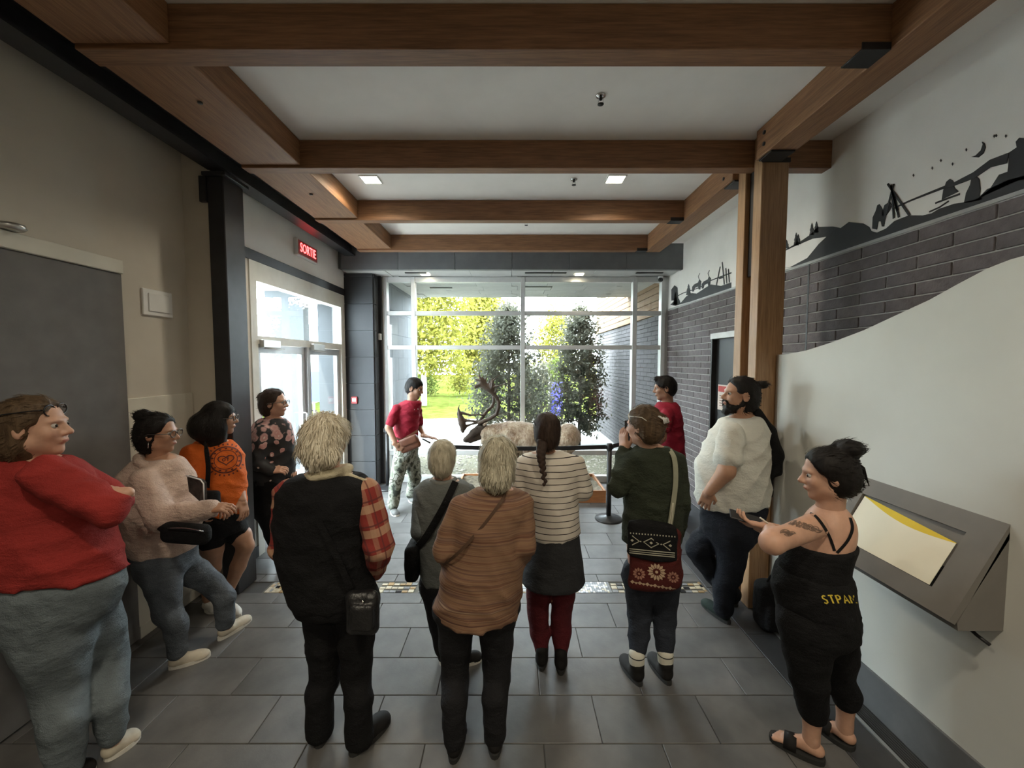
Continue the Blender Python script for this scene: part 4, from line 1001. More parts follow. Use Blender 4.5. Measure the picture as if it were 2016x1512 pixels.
def ribbon(name, pts, w, mat, parent=None, th=0.004, nrm=(0, -1, 0)):
    """flat strap along points, its face turned to nrm"""
    pts = [np.array(p, float) for p in pts]; n = len(pts); V = []
    nr = [np.array(nrm[i] if hasattr(nrm[0], '__len__') else nrm, float) for i in range(n)]
    for i, p in enumerate(pts):
        t = pts[min(i+1, n-1)]-pts[max(i-1, 0)]; t /= np.linalg.norm(t)+1e-9; m = nr[i]-t*t.dot(nr[i]); m /= np.linalg.norm(m)+1e-9; sd = np.cross(t, m)
        V += [p+sd*w/2+m*th/2, p-sd*w/2+m*th/2, p-sd*w/2-m*th/2, p+sd*w/2-m*th/2]
    Fc = [(0, 1, 2, 3), (4*n-1, 4*n-2, 4*n-3, 4*n-4)]
    for i in range(n-1):
        for j in range(4): Fc.append((4*i+j, 4*i+4+j, 4*i+4+(j+1) % 4, 4*i+(j+1) % 4))
    o = mesh_obj(name, V, Fc, mat, parent, None, False)
    bm = bmesh.new(); bm.from_mesh(o.data); bmesh.ops.recalc_face_normals(bm, faces=bm.faces); bm.to_mesh(o.data); bm.free(); return o
def spline(pts, n=24):
    """smooth curve through points (Catmull-Rom)"""
    P = [np.array(p, float) for p in pts]; P = [2*P[0]-P[1]]+P+[2*P[-1]-P[-2]]; out = []
    m = len(P)-3
    for i in range(n+1):
        x = min(i/n*m, m-1e-6); k = int(x); t = x-k; a, b, c, d = P[k:k+4]
        out.append(0.5*((2*b)+(-a+c)*t+(2*a-5*b+4*c-d)*t*t+(-a+3*b-3*c+d)*t**3))
    return out

# ================================================================== PEOPLE: cloth patterns
def stripes_mat(name, period, frac, line, base, warp=0.006):
    m, nt, bs = _nt(name); v = coords(nt); f = noise(nt, v, 6, 3); z = sepxyz(nt, v)[2]
    z = math_n(nt, 'ADD', z, math_n(nt, 'MULTIPLY', f, warp)); p = math_n(nt, 'FRACT', math_n(nt, 'DIVIDE', z, period))
    c = mixc(nt, math_n(nt, 'LESS_THAN', p, frac), base, line); nt.links.new(c, bs.inputs['Base Color']); bs.inputs['Roughness'].default_value = 0.85
    bump(nt, bs, f, 0.3, 0.02); return m
def multistripe(name, cols, sc=38):
    m, nt, bs = _nt(name); v = coords(nt, (0.7, 0.7, sc)); f = noise(nt, v, 1.0, 4, 0.7)
    n = len(cols); c = ramp(nt, f, [(0.28+0.44*i/(n-1), q) for i, q in enumerate(cols)]); nt.links.new(c, bs.inputs['Base Color']); bs.inputs['Roughness'].default_value = 0.9
    bump(nt, bs, f, 0.35, 0.012); return m
def plaid_mat(name):
    m, nt, bs = _nt(name); v = coords(nt, (1, 1, 1), (0, R(12), 0)); s = sepxyz(nt, v)
    h = math_n(nt, 'ADD', s[0], math_n(nt, 'MULTIPLY', s[1], 0.7))
    def band(x, per, lo, hi):
        p = math_n(nt, 'FRACT', math_n(nt, 'DIVIDE', x, per)); return math_n(nt, 'MULTIPLY', math_n(nt, 'GREATER_THAN', p, lo), math_n(nt, 'LESS_THAN', p, hi))
    c = mixc(nt, math_n(nt, 'MULTIPLY', band(s[2], 0.115, 0.0, 0.34), 0.55), (0.22, 0.024, 0.018), (0.50, 0.34, 0.21))
    c = mixc(nt, math_n(nt, 'MULTIPLY', band(h, 0.085, 0.1, 0.42), 0.26), c, (0.50, 0.33, 0.21))
    c = mixc(nt, math_n(nt, 'MULTIPLY', band(s[2], 0.115, 0.45, 0.52), 0.8), c, (0.10, 0.02, 0.02)); c = mixc(nt, math_n(nt, 'MULTIPLY', band(h, 0.085, 0.62, 0.72), 0.75), c, (0.10, 0.02, 0.02))
    nt.links.new(c, bs.inputs['Base Color']); bs.inputs['Roughness'].default_value = 0.9; bump(nt, bs, noise(nt, v, 9, 4), 0.5, 0.02); return m
def floral_mat(name, zfade):
    m, nt, bs = _nt(name); v = coords(nt, (1, 1, 1)); vo = nd(nt, 'ShaderNodeTexVoronoi'); vo.inputs['Scale'].default_value = 15; vo.inputs['Randomness'].default_value = 1.0
    w = noise(nt, v, 14, 4); mv = nd(nt, 'ShaderNodeVectorMath', operation='ADD'); nt.links.new(v, mv.inputs[0])
    cb = nd(nt, 'ShaderNodeCombineXYZ'); q = math_n(nt, 'MULTIPLY', w, 0.05)
    for i in range(3): nt.links.new(q, cb.inputs[i])
    nt.links.new(cb.outputs[0], mv.inputs[1]); nt.links.new(mv.outputs[0], vo.inputs['Vector'])
    rad = nd(nt, 'ShaderNodeMapRange'); z = sepxyz(nt, v)[2]; nt.links.new(z, rad.inputs['Value'])
    rad.inputs['From Min'].default_value = zfade[0]; rad.inputs['From Max'].default_value = zfade[1]; rad.inputs['To Min'].default_value = 0.10; rad.inputs['To Max'].default_value = 0.60
    ins = math_n(nt, 'LESS_THAN', vo.outputs['Distance'], rad.outputs[0])
    fc = ramp(nt, vo.outputs['Distance'], [(0.05, (0.62, 0.55, 0.50)), (0.2, (0.42, 0.20, 0.19)), (0.45, (0.50, 0.30, 0.28)), (0.6, (0.16, 0.10, 0.10))])
    c = mixc(nt, ins, (0.012, 0.012, 0.014), fc); nt.links.new(c, bs.inputs['Base Color']); bs.inputs['Roughness'].default_value = 0.7; return m
def camo_mat(name):
    m, nt, bs = _nt(name); v = coords(nt, (1, 1, 0.8)); f = noise(nt, v, 11, 2, 0.5)
    c = ramp(nt, f, [(0.0, (0.035, 0.04, 0.03)), (0.40, (0.16, 0.17, 0.13)), (0.49, (0.30, 0.31, 0.26)), (0.57, (0.09, 0.095, 0.07)), (0.63, (0.36, 0.36, 0.32))], 'CONSTANT')
    nt.links.new(c, bs.inputs['Base Color']); bs.inputs['Roughness'].default_value = 0.9; return m
def denim(name, col, worn=1.25): return cloth(name, col, 0.28, 0.9, 4.0, 0.5)
BLACKC = cloth('black_cloth', (0.005, 0.005, 0.006), 0.3); NAVYC = cloth('navy_cloth', (0.008, 0.010, 0.016), 0.3); CHAR = cloth('charcoal_cloth', (0.011, 0.011, 0.013), 0.3)
H_BLACK = hair_mat('black_hair', (0.004, 0.003, 0.003), (0.013, 0.010, 0.009), 0.6); H_DKB = hair_mat('dark_brown_hair', (0.016, 0.010, 0.008), (0.055, 0.032, 0.022))
H_BRN = hair_mat('brown_hair', (0.050, 0.030, 0.016), (0.13, 0.085, 0.048)); H_WHT = hair_mat('white_hair', (0.52, 0.45, 0.33), (0.86, 0.80, 0.66), 0.6, (35, 35, 14)); H_GRY = hair_mat('grey_hair', (0.27, 0.245, 0.18), (0.62, 0.57, 0.44), 0.5, (45, 45, 7))
SH_BLK = plain('black_shoe', (0.010, 0.009, 0.009), 0.7, 0.2, 20, spec=0.25); SOLE_B = plain('black_sole', (0.02, 0.02, 0.02), 0.8); SH_WHT = plain('white_shoe', (0.58, 0.56, 0.52), 0.6, 0.08, 20); SOLE_W = plain('white_sole', (0.66, 0.64, 0.58), 0.7); SH_CRM = plain('cream_shoe', (0.50, 0.45, 0.36), 0.7, 0.12, 20)
WIRE = plain('spectacle_metal', (0.12, 0.11, 0.10), 0.3, metal=0.6); PLASB = plain('sunglass_black', (0.01, 0.01, 0.011), 0.15); PLASW = plain('pale_frame', (0.62, 0.58, 0.50), 0.3)
def project(name, polys, target, mat, parent, vdir, off=0.002):
    """lay flat motif polygons (lists of 3D points) on the target's surface, moving along vdir"""
    from mathutils.bvhtree import BVHTree
    me = target.data; tl = wloc(target); bv = BVHTree.FromPolygons([v.co for v in me.vertices], [p.vertices[:] for p in me.polygons])
    vd = Vector(vdir).normalized(); V, Fc = [], []
    for pl in polys:
        pp = []
        for p in pl:
            o = Vector(p)-tl-vd*0.6; h = bv.ray_cast(o, vd)
            if h[0] is None: pp = None; break
            pp.append(np.array(h[0]+tl-vd*off))
        if pp: n = len(V); V += pp; Fc.append(tuple(range(n, n+len(pp))))
    if not V: return None
    return mesh_obj(name, V, Fc, mat, parent)
def stroke2(pts, w, closed=False):
    """2D polyline -> quads"""
    P2 = [np.array(p, float) for p in pts]; n = len(P2); L = []
    for i in range(n):
        a = P2[(i-1) % n] if closed or i > 0 else P2[i]; b = P2[(i+1) % n] if closed or i < n-1 else P2[i]
        t = b-a; t /= np.linalg.norm(t)+1e-9; nn = np.array([-t[1], t[0]]); L.append((P2[i]+nn*w/2, P2[i]-nn*w/2))
    m = n if closed else n-1
    return [[L[i][0], L[(i+1) % n][0], L[(i+1) % n][1], L[i][1]] for i in range(m)]
def along(u, v):
    r = ray(u, v); r = r/np.linalg.norm(r); e = np.cross(r, [0, 0, 1.0]); return r, e/np.linalg.norm(e)
def to3(polys, c, ex, ez): return [[np.array(c)+np.array(ex)*p[0]+np.array(ez)*p[1] for p in pl] for pl in polys]
GLY = {'S': [[(.8, .9), (.5, 1), (.2, .85), (.2, .65), (.5, .52), (.8, .4), (.8, .15), (.5, 0), (.15, .12)]], 'T': [[(.05, 1), (.95, 1)], [(.5, 1), (.5, 0)]], 'P': [[(.15, 0), (.15, 1), (.6, 1), (.85, .85), (.85, .65), (.6, .5), (.15, .5)]],
       'A': [[(.05, 0), (.5, 1), (.95, 0)], [(.25, .35), (.75, .35)]], 'M': [[(.05, 0), (.1, 1), (.5, .4), (.9, 1), (.95, 0)]], 'o': [[(.5, .6), (.15, .45), (.15, .15), (.5, 0), (.85, .15), (.85, .45), (.5, .6)]], 'f': [[(.8, .95), (.5, .95), (.4, .8), (.4, 0)], [(.1, .55), (.75, .55)]]}
def lettering(s, w, h, sw, gap=0.2):
    out = []; x = 0.0
    for ch in s:
        for st in GLY[ch]: out += stroke2([(x+a*w, b*h) for a, b in st], sw)
        x += w*(1+gap)
    return out, x-w*gap
def legs(f, L, mat, grow=0.012, cuff=None, waist=None, name='trousers', crotch=None, noise=None, k=0.014, h=0.012):
    """L: two chains of (point, radius) from hip to ankle; body legs plus a garment down to the cuff height"""
    g = Blob()
    for ch in L:
        P_ = [c[0] for c in ch]; r_ = [c[1] for c in ch]; f.limb(P_, r_, 0.02)
        if mat is None: continue
        pts, rr = [P_[0]], [r_[0]+grow]
        for i in range(1, len(P_)):
            if cuff is not None and P_[i][2] < cuff:
                t = (P_[i-1][2]-cuff)/(P_[i-1][2]-P_[i][2]); pts.append(lerp(P_[i-1], P_[i], t)); rr.append(r_[i-1]+(r_[i]-r_[i-1])*t+grow); break
            pts.append(P_[i]); rr.append(r_[i]+grow)
        g.chain(pts, rr, k)
    if mat is None: return None
    zt = waist if waist is not None else max(r[2] for r in f.tors)-0.5
    zb = max(min(r[2] for r in f.tors), min(ch[0][0][2] for ch in L)-0.02); f.zb = zb
    g.loft(f.sub(zb, zt, grow-0.002), 0.06, f.ang, 0.05)
    return f.part(name, g, mat, h, noise or fold(0.006, (20, 18, 20)), 2)
def top(f, arms, hem, neck, mat, grow=0.012, name='shirt', noise=None, tilt=(0, 0), k=0.016, sleeves=(1.0, 1.0), sgrow=0.010, h=0.012, smat=None):
    """torso garment from hem to neck height plus sleeves; arms: chains (point, radius); sleeve = fraction of chain kept"""
    g = Blob(); g.loft(f.sub(hem, neck, grow), 0.02, f.ang, 0.015, tilt); sl = Blob() if smat else g
    for ch, fr in zip(arms, sleeves):
        P_ = [np.array(c[0], float) for c in ch]; r_ = [c[1] for c in ch]
        if fr <= 0: continue
        seg = [np.linalg.norm(P_[i+1]-P_[i]) for i in range(len(P_)-1)]; tot = sum(seg)*fr; pts, rr, acc = [P_[0]], [r_[0]+sgrow*0.6], 0.0
        for i in range(len(seg)):
            if acc+seg[i] > tot: t = (tot-acc)/seg[i]; pts.append(lerp(P_[i], P_[i+1], t)); rr.append(r_[i]+(r_[i+1]-r_[i])*t+sgrow*1.2); break
            pts.append(P_[i+1]); rr.append(r_[i+1]+sgrow); acc += seg[i]
        sl.chain(pts, rr, k)
    o = f.part(name, g, mat, h, noise or fold(0.006), 2)
    if smat: f.part('sleeves', sl, smat, h, noise or fold(0.006), 2)
    return o
def armb(f, arms, k=0.02, rest=0.008):
    for ch in arms: f.limb([c[0] for c in ch], [ch[0][1]-0.02]+[c[1]-rest for c in ch[1:]], k)
def ank(heel, toe, z=0.085, t=0.22): p = lerp(heel, toe, t); return np.array([p[0], p[1], z])

# ================================================================== PEOPLE: the group, left to right
# ---- woman in red, far left, arms folded
d = 1.85; f = Fig('woman in a red sweater and pale jeans, arms folded, at the left edge', (-2.0, 1.9), SK_L)
f.torso(d, [(893, 46, 102, .062), (906, 8, 124, .10), (925, -20, 146, .14), (975, -42, 168, .17), (1030, -44, 188, .19), (1080, -40, 212, .20), (1120, -30, 220, .20), (1160, -10, 224, .19), (1195, 14, 216, .175), (1225, 40, 200, .15)])
A = [[(at(92, 935, 1.72), .078), (at(215, 1002, 1.74), .062), (at(196, 985, 1.98), .042)], [(at(140, 930, 2.00), .070), (at(228, 985, 2.05), .056), (at(222, 982, 1.84), .038)]]
f.head(at(70, 841, 1.83), -72, 0, 0, 1.14, at(78, 905, 1.86))
h1, t1 = fl2(118, 1560), fl2(184, 1505); h2, t2 = fl2(208, 1500), fl2(272, 1446)
L = [[(at(88, 1190, 1.80), .145), (at(108, 1260, 1.80), .130), (at(118, 1350, 1.82), .088), (ank(h1, t1, .30), .074), (ank(h1, t1), .052)], [(at(160, 1190, 1.94), .125), (at(192, 1240, 1.98), .098), (at(212, 1300, 2.0), .074), (ank(h2, t2, .28), .060), (ank(h2, t2), .042)]]
armb(f, A); f.hand(at(232, 972, 1.78), (-0.85, -0.30, 0.05), (0.0, -0.55, 1), -1, 0.30, 1.05)
JL = denim('pale_jeans', (0.125, 0.150, 0.165)); legs(f, L, JL, .012, .11, at(100, 1120, d)[2]); f.finish()
top(f, A, at(100, 1118, d)[2], at(70, 898, d)[2], cloth('red_knit', (0.27, 0.026, 0.022), 0.15), .014, 'sweater', fold(0.010, (14, 12, 30)), (-0.10, 0))
f.haircap(H_BRN, 0.003, 0.012, face=(0.125, 0.0), back=True, extra=lambda b, L: (b.ell(L(0, -0.085, -0.03), (0.06, 0.04, 0.07), None, .03), b.ell(L(0, -0.07, -0.09), (0.055, 0.04, 0.06), None, .03)), low=-0.09)
f.glasses(PLASB, 0.062, -0.035, 1.05, 'sunglasses'); f.shoe(h1, t1, SH_BLK, SOLE_W, .048); f.shoe(h2, t2, SH_CRM, SOLE_W, .047)

# ---- woman in the pink fleece, leaning on the wall
d = 2.6; f = Fig('woman with a black bun in a pale pink fleece jacket and grey jeans', (-2.15, 2.62), SK_M)
f.torso(d, [(893, 296, 336, .058), (905, 274, 350, .10), (930, 252, 362, .14), (965, 245, 372, .165), (1010, 252, 380, .175), (1050, 262, 380, .175), (1085, 272, 376, .165), (1110, 282, 372, .155), (1140, 294, 366, .15)])
A = [[(at(285, 945, 2.45), .068), (at(316, 1018, 2.40), .058), (at(410, 1001, 2.48), .040)], [(at(315, 935, 2.74), .062), (at(370, 1015, 2.80), .052), (at(418, 1000, 2.62), .036)]]
f.head(at(312, 853, 2.58), -80, 4, 0, 1.04, at(312, 905, 2.60))
h1, t1 = fl2(332, 1318), fl2(414, 1290); h2, t2 = fl2(430, 1262), fl2(493, 1219)
L = [[(at(312, 1105, 2.52), .098), (at(322, 1150, 2.52), .085), (at(330, 1205, 2.54), .066), (ank(h1, t1, .28), .054), (ank(h1, t1, .08), .042)], [(at(345, 1105, 2.68), .092), (at(385, 1128, 2.74), .078), (at(418, 1150, 2.80), .062), (ank(h2, t2, .28), .056), (ank(h2, t2, .08), .046)]]
armb(f, A); f.hand(A[0][2][0], (1, 0.1, 0.05), (0, -0.4, 1), 1, 0.55); f.hand(A[1][2][0], (1, -0.3, 0), (0, 0.3, 1), -1, 0.6)
legs(f, L, denim('grey_jeans', (0.10, 0.115, 0.135)), .012, .10, at(320, 1070, d)[2]); f.finish()
FLEECE = cloth('pink_fleece', (0.58, 0.44, 0.37), 0.10, 0.95, 9, 0.5)
jk = top(f, A, at(320, 1080, d)[2], at(312, 900, d)[2], FLEECE, .020, 'fleece_jacket', fold(0.010, (15, 15, 22)), (-0.05, 0), sgrow=.020)
c0 = at(314, 906, 2.60); cb = Blob()
for i in range(12):
    t0, t1_ = 2*math.pi*i/12, 2*math.pi*(i+1)/12; q = lambda t: c0+np.array([0.098*math.cos(t), 0.105*math.sin(t), -0.012-0.045*math.cos(t)])
    cb.cone(q(t0), q(t1_), .030, .030, .01)
f.part('collar', cb, FLEECE, .010, fold(0.003), 2)
f.haircap(H_BLACK, 0.003, 0.012, face=(0.125, -0.005), back=True, extra=lambda b, L: (b.ell(L(0, -0.085, 0.105), (0.050, 0.045, 0.040), None, .012), b.ell(L(0, -0.07, -0.03), (0.06, 0.05, 0.06), None, .03)), low=-0.075)
f.glasses(WIRE); f.shoe(h1, t1, SH_CRM, SOLE_W, .042, laces=SH_WHT); f.shoe(h2, t2, SH_CRM, SOLE_W, .042, laces=SH_WHT)
tube('earring', [f.L(0.085, 0.0, -0.04), f.L(0.088, 0.0, -0.075)], .003, M['chrome'], f.o)
mg = empty('magazine', at(385, 960, 2.42), 'folded magazine held against the pink fleece jacket', 'magazine')
V = [at(*p) for p in ((368, 937, 2.40), (396, 945, 2.36), (401, 952, 2.36), (402, 984, 2.37), (392, 986, 2.42), (372, 968, 2.42))]; V2 = [p+np.array([0.006, 0.016, 0.0]) for p in V]
mesh_obj('cover', V+V2, [(5, 4, 3, 2, 1, 0), (6, 7, 8, 9, 10, 11)]+[(i, (i+1) % 6, 6+(i+1) % 6, 6+i) for i in range(6)], plain('magazine_dark', (0.035, 0.028, 0.025), 0.7, 0.8, 26), mg)
tube('page_edge', [V[0]+np.array([0, -.004, .002]), V[1]+np.array([0, -.004, .002]), V[2]+np.array([0.002, -.004, 0]), V[3]+np.array([0.002, -.004, 0])], .004, M['white'], mg, 6)
bg = empty('belt_bag', at(365, 1050, 2.36), 'black belt bag hanging in front of the pink fleece jacket', 'bag')
b = Blob().box(at(367, 1050, 2.345), (.138, .045, .060), np.array(Matrix.Rotation(R(4), 3, 'Y')), .040); b.cone(at(335, 1042, 2.35), at(300, 1030, 2.40), .035, .020); v, q = b.build(.010, fold(.003)); mesh_obj('pouch', v, q, BLACKC, bg, None, True)
tube('zip', spline([at(330, 1040, 2.285), at(365, 1040, 2.282), at(400, 1046, 2.29)], 8), .003, M['chrome'], bg, 6)

# ---- woman in the orange T-shirt
d = 3.1; f = Fig('woman with long black hair in an orange printed T-shirt and black shorts', (-2.2, 3.05), SK_M)
f.torso(d, [(862, 404, 442, .058), (873, 386, 456, .10), (890, 374, 468, .135), (920, 372, 475, .15), (960, 378, 477, .16), (1012, 384, 476, .16), (1040, 392, 474, .15), (1062, 398, 470, .14)])
A = [[(at(380, 893, 2.97), .066), (at(366, 950, 2.90), .052), (at(388, 1000, 2.95), .036)], [(at(440, 890, 3.14), .06), (at(466, 950, 3.15), .048), (at(476, 985, 3.08), .034)]]
f.head(at(434, 824, 3.08), -72, 2, 0, 1.03, at(424, 872, 3.10))
h1, t1 = fl2(405, 1200), fl2(430, 1205); h2, t2 = fl2(440, 1190), fl2(470, 1216)
L = [[(at(414, 1035, 3.04), .092), (at(418, 1080, 3.06), .076), (at(418, 1120, 3.08), .058), (ank(h1, t1, .26), .052), (ank(h1, t1), .036)], [(at(448, 1035, 3.18), .092), (at(474, 1055, 3.20), .076), (at(484, 1075, 3.20), .060), (lerp(at(484, 1075, 3.20), ank(h2, t2), .4), .056), (ank(h2, t2), .034)]]
armb(f, A, .02, 0.0); f.hand(A[0][2][0], (0.5, 0.1, -0.8), (-1, -0.3, 0), 1, 0.5); f.hand(A[1][2][0], (0.3, -0.2, -0.8), (1, -0.3, 0), -1, 0.5)
legs(f, L, BLACKC, .014, at(480, 1040, 3.2)[2]-0.02, at(430, 985, d)[2], 'shorts'); f.finish()
sh = top(f, A, at(430, 1010, d)[2], at(424, 868, d)[2], cloth('orange_cotton', (0.62, 0.125, 0.018), 0.08, 0.8, 5, 0.3), .014, 'tshirt', fold(0.009, (16, 14, 26)), sleeves=(.48, .48), sgrow=.020)
f.haircap(H_BLACK, 0.002, 0.014, face=(0.150, -0.035), side=0.045, extra=lambda b, L: (b.ell(L(0.03, -0.085, -0.055), (0.115, 0.10, 0.115), None, .03), b.ell(L(0.05, -0.02, -0.06), (0.085, 0.07, 0.115), None, .03), b.ell(L(-0.05, -0.03, -0.06), (0.06, 0.07, 0.11), None, .03)), low=-0.30)
f.glasses(WIRE); f.shoe(h1, t1, SH_WHT, SOLE_W, .042); f.shoe(h2, t2, SH_WHT, SOLE_W, .044, laces=SOLE_W)
INK = plain('print_ink', (0.11, 0.022, 0.012), 0.8); c3 = at(445, 905, 2.8); vd_, ex = along(445, 905); ez = np.array([0, 0, 1.0]); pol = []
for rr, ww in ((.098, .010), (.072, .005)): pol += stroke2([(rr*math.cos(t), rr*math.sin(t)) for t in np.linspace(0, 2*math.pi, 29)[:-1]], ww, True)
pol += stroke2([(.045*math.sin(t)**3*1.1, .040*(0.81*math.cos(t)-0.31*math.cos(2*t)-0.125*math.cos(3*t)-0.06*math.cos(4*t))) for t in np.linspace(0, 2*math.pi, 25)[:-1]], .008, True)
lt, wd = lettering('of', .022, .036, .006); pol += [[np.array(p)+np.array([-wd/2, -.010]) for p in q] for q in lt]
for i in range(26):
    t = 2*math.pi*i/26; c2 = np.array([.118*math.cos(t), .118*math.sin(t)]); e = np.array([-math.sin(t), math.cos(t)]); n_ = np.array([math.cos(t), math.sin(t)]); pol.append([c2-e*.006-n_*.007, c2+e*.006-n_*.007, c2+e*.004+n_*.007, c2-e*.004+n_*.007])
for i in range(14):
    t = 2*math.pi*i/14+.2; c2 = np.array([.085*math.cos(t), .085*math.sin(t)]); pol.append([c2+np.array([.009*math.cos(a), .006*math.sin(a)]) for a in np.linspace(0, 2*math.pi, 7)[:-1]])
project('shirt_print', to3(pol, c3, ex, ez), sh, INK, f.o, vd_)
bg = empty('shoulder_bag', at(408, 985, 2.88), 'black shoulder bag strap and small bag on the orange T-shirt', 'bag')
ribbon('strap', spline([at(402, 868, 3.0), at(406, 885, 2.90), at(410, 920, 2.885), at(408, 960, 2.90)], 14), .034, BLACKC, bg)
b = Blob().box(at(408, 985, 2.86), (.09, .03, .07), None, .025); v, q = b.build(.010, fold(.002)); mesh_obj('pouch', v, q, BLACKC, bg, None, True)

# ---- woman in the floral blouse by the doors
d = 3.85; f = Fig('woman in a black blouse with pink flowers standing by the doors', (-2.2, 3.9), SK_L)
f.torso(d, [(818, 522, 552, .058), (828, 508, 562, .09), (845, 499, 571, .125), (880, 495, 576, .15), (915, 496, 577, .15), (945, 495, 575, .15), (985, 498, 570, .15), (1010, 506, 564, .14)])
A = [[(at(517, 850, 3.71), .064), (at(507, 912, 3.66), .052), (at(533, 926, 3.66), .034)], [(at(540, 848, 3.98), .06), (at(545, 910, 4.02), .048), (at(560, 925, 3.9), .034)]]
f.head(at(540, 793, 3.84), -84, 2, 0, 1.10, at(536, 828, 3.85))
h1, t1 = fl2(546, 1112), fl2(580, 1108); h2, t2 = fl2(556, 1098), fl2(590, 1094)
L = [[(at(530, 1005, 3.78), .10), (at(540, 1050, 3.8), .072), (ank(h1, t1), .042)], [(at(542, 1005, 3.95), .10), (at(556, 1050, 3.97), .072), (ank(h2, t2), .042)]]
armb(f, A); f.hand(A[0][2][0], (1, 0.15, 0.05), (0, -0.6, 0.8), 1, 0.6); f.hand(A[1][2][0], (1, -0.3, 0), (0, 0.3, 1), -1, 0.6)
legs(f, L, BLACKC, .014, .05, at(535, 930, d)[2]); f.finish()
FLO = floral_mat('floral_blouse', (at(535, 915, d)[2], at(535, 850, d)[2]))
top(f, A, at(535, 950, d)[2], at(536, 822, d)[2], FLO, .014, 'blouse', fold(0.008), sgrow=.016)
f.haircap(H_DKB, 0.003, 0.011, face=(0.125, 0.0), back=True, extra=lambda b, L: (b.ell(L(0, -0.10, 0.045), (0.042, 0.040, 0.042), None, .015), b.ell(L(0, -0.075, -0.035), (0.05, 0.035, 0.06), None, .03)), low=-0.07)
f.glasses(WIRE); f.shoe(h1, t1, SH_BLK, SOLE_B, .042); f.shoe(h2, t2, SH_BLK, SOLE_B, .042)

# ---- old man in the black vest
d = 2.0; f = Fig('white haired old man in a black vest over a red plaid shirt', (-0.87, 2.0), SK_L)
f.torso(d, [(918, 616, 676, .062), (936, 588, 706, .085), (952, 562, 728, .115), (985, 550, 738, .135), (1040, 548, 722, .145), (1100, 554, 722, .15), (1150, 570, 730, .155), (1190, 584, 738, .15), (1225, 596, 738, .14)])
A = [[(at(722, 970, 1.99), .066), (at(747, 1078, 1.95), .056), (at(738, 1122, 2.08), .042)], [(at(568, 972, 2.0), .066), (at(560, 1078, 1.98), .054), (at(582, 1118, 2.12), .040)]]
f.head(at(643, 869, 1.99), -18, 6, 0, 1.04, at(646, 930, 2.0))
h1, t1 = fl2(628, 1474), fl2(640, 1400); h2, t2 = fl2(690, 1490), fl2(764, 1412)
L = [[(at(634, 1185, 2.02), .092), (at(638, 1260, 2.02), .076), (at(640, 1335, 2.03), .062), (ank(h1, t1, .25), .056), (ank(h1, t1, .06), .058)], [(at(702, 1185, 2.02), .092), (at(702, 1260, 2.0), .076), (at(702, 1335, 2.0), .062), (ank(h2, t2, .25), .056), (ank(h2, t2, .06), .058)]]
armb(f, A); f.hand(A[0][2][0], (-0.8, 0.5, 0), (0.2, 0.3, 1), 1, 0.6); f.hand(A[1][2][0], (0.8, 0.5, 0), (-0.2, 0.3, 1), -1, 0.6)
legs(f, L, BLACKC, .012, .05, at(650, 1140, d)[2]); f.finish()
PL = plaid_mat('red_plaid')
top(f, A, at(650, 1178, d)[2], at(645, 932, d)[2], BLACKC, .018, 'vest', fold(0.008), smat=PL, sgrow=.014)
cb = Blob(); c0 = at(648, 926, 2.0); CRM = cloth('cream_collar', (0.50, 0.44, 0.31), 0.12)
for i in range(14):
    q = lambda t: c0+np.array([0.088*math.cos(t), 0.085*math.sin(t), -0.010+0.016*math.sin(t*1+2)]); cb.cone(q(2*math.pi*i/14), q(2*math.pi*(i+1)/14), .024, .024, .01)
cb.cone(c0+np.array([.08, -.03, -.02]), c0+np.array([.19, -.02, -.045]), .022, .010, .01)
f.part('collar', cb, CRM, .009, fold(.004, (30, 25, 40)), 2)
f.haircap(H_WHT, 0.004, 0.020, face=(0.15, -0.03), low=-0.07, f=70, h=0.007, strand=(1500, 0.055, 0.012), extra=lambda b, L: [b.ell(L(0.075*math.cos(t), -0.045-0.03*math.sin(t), -0.05), (0.04, 0.035, 0.035), None, .02) for t in np.linspace(0, math.pi, 5)], side=0.03)
f.shoe(h1, t1, SH_BLK, SOLE_B, .05); f.shoe(h2, t2, SH_BLK, SOLE_B, .052, .095)
bg = empty('hip_bag', at(714, 1200, 1.86), 'shiny black bag hanging at the hip of the old man', 'bag')
b = Blob().box(at(714, 1205, 1.84), (.078, .035, .105), None, .035); b.box(at(712, 1215, 1.80), (.055, .02, .06), None, .015); v, q = b.build(.009, fold(.003)); mesh_obj('pouch', v, q, plain('shiny_black', (0.014, 0.014, 0.015), 0.28, 0.3, 25, 0.5, 50), bg, None, True)
ribbon('strap', spline([at(690, 1158, 1.84), at(660, 1090, 1.83), at(620, 1010, 1.85), at(600, 950, 1.90)], 16), .03, BLACKC, bg)
tube('zip_pull', [at(714, 1182, 1.795), at(715, 1194, 1.792)], .003, M['chrome'], bg, 6)

# ---- left guide in the red T-shirt
RED = cloth('red_cotton', (0.25, 0.010, 0.026), 0.10, 0.8); CAMO = camo_mat('camouflage'); BOOT = plain('grey_boot', (0.10, 0.10, 0.095), 0.7, 0.3, 20)
d = 5.3; f = Fig('guide in a red T-shirt and camouflage trousers gesturing at the caribou', (-1.45, 5.3), SK_T)
f.torso(d, [(786, 803, 825, .058), (793, 788, 828, .09), (805, 778, 826, .125), (830, 777, 823, .13), (852, 778, 821, .13), (874, 777, 821, .13), (892, 779, 820, .12), (906, 781, 820, .11)])
A = [[(at(781, 804, 5.20), .050), (at(765, 842, 5.12), .044), (at(780, 876, 5.05), .030)], [(at(821, 802, 5.40), .048), (at(827, 842, 5.45), .042), (at(836, 858, 5.25), .029)]]
f.head(at(817, 764, 5.28), -105, 18, 0, 1.14, at(812, 792, 5.30))
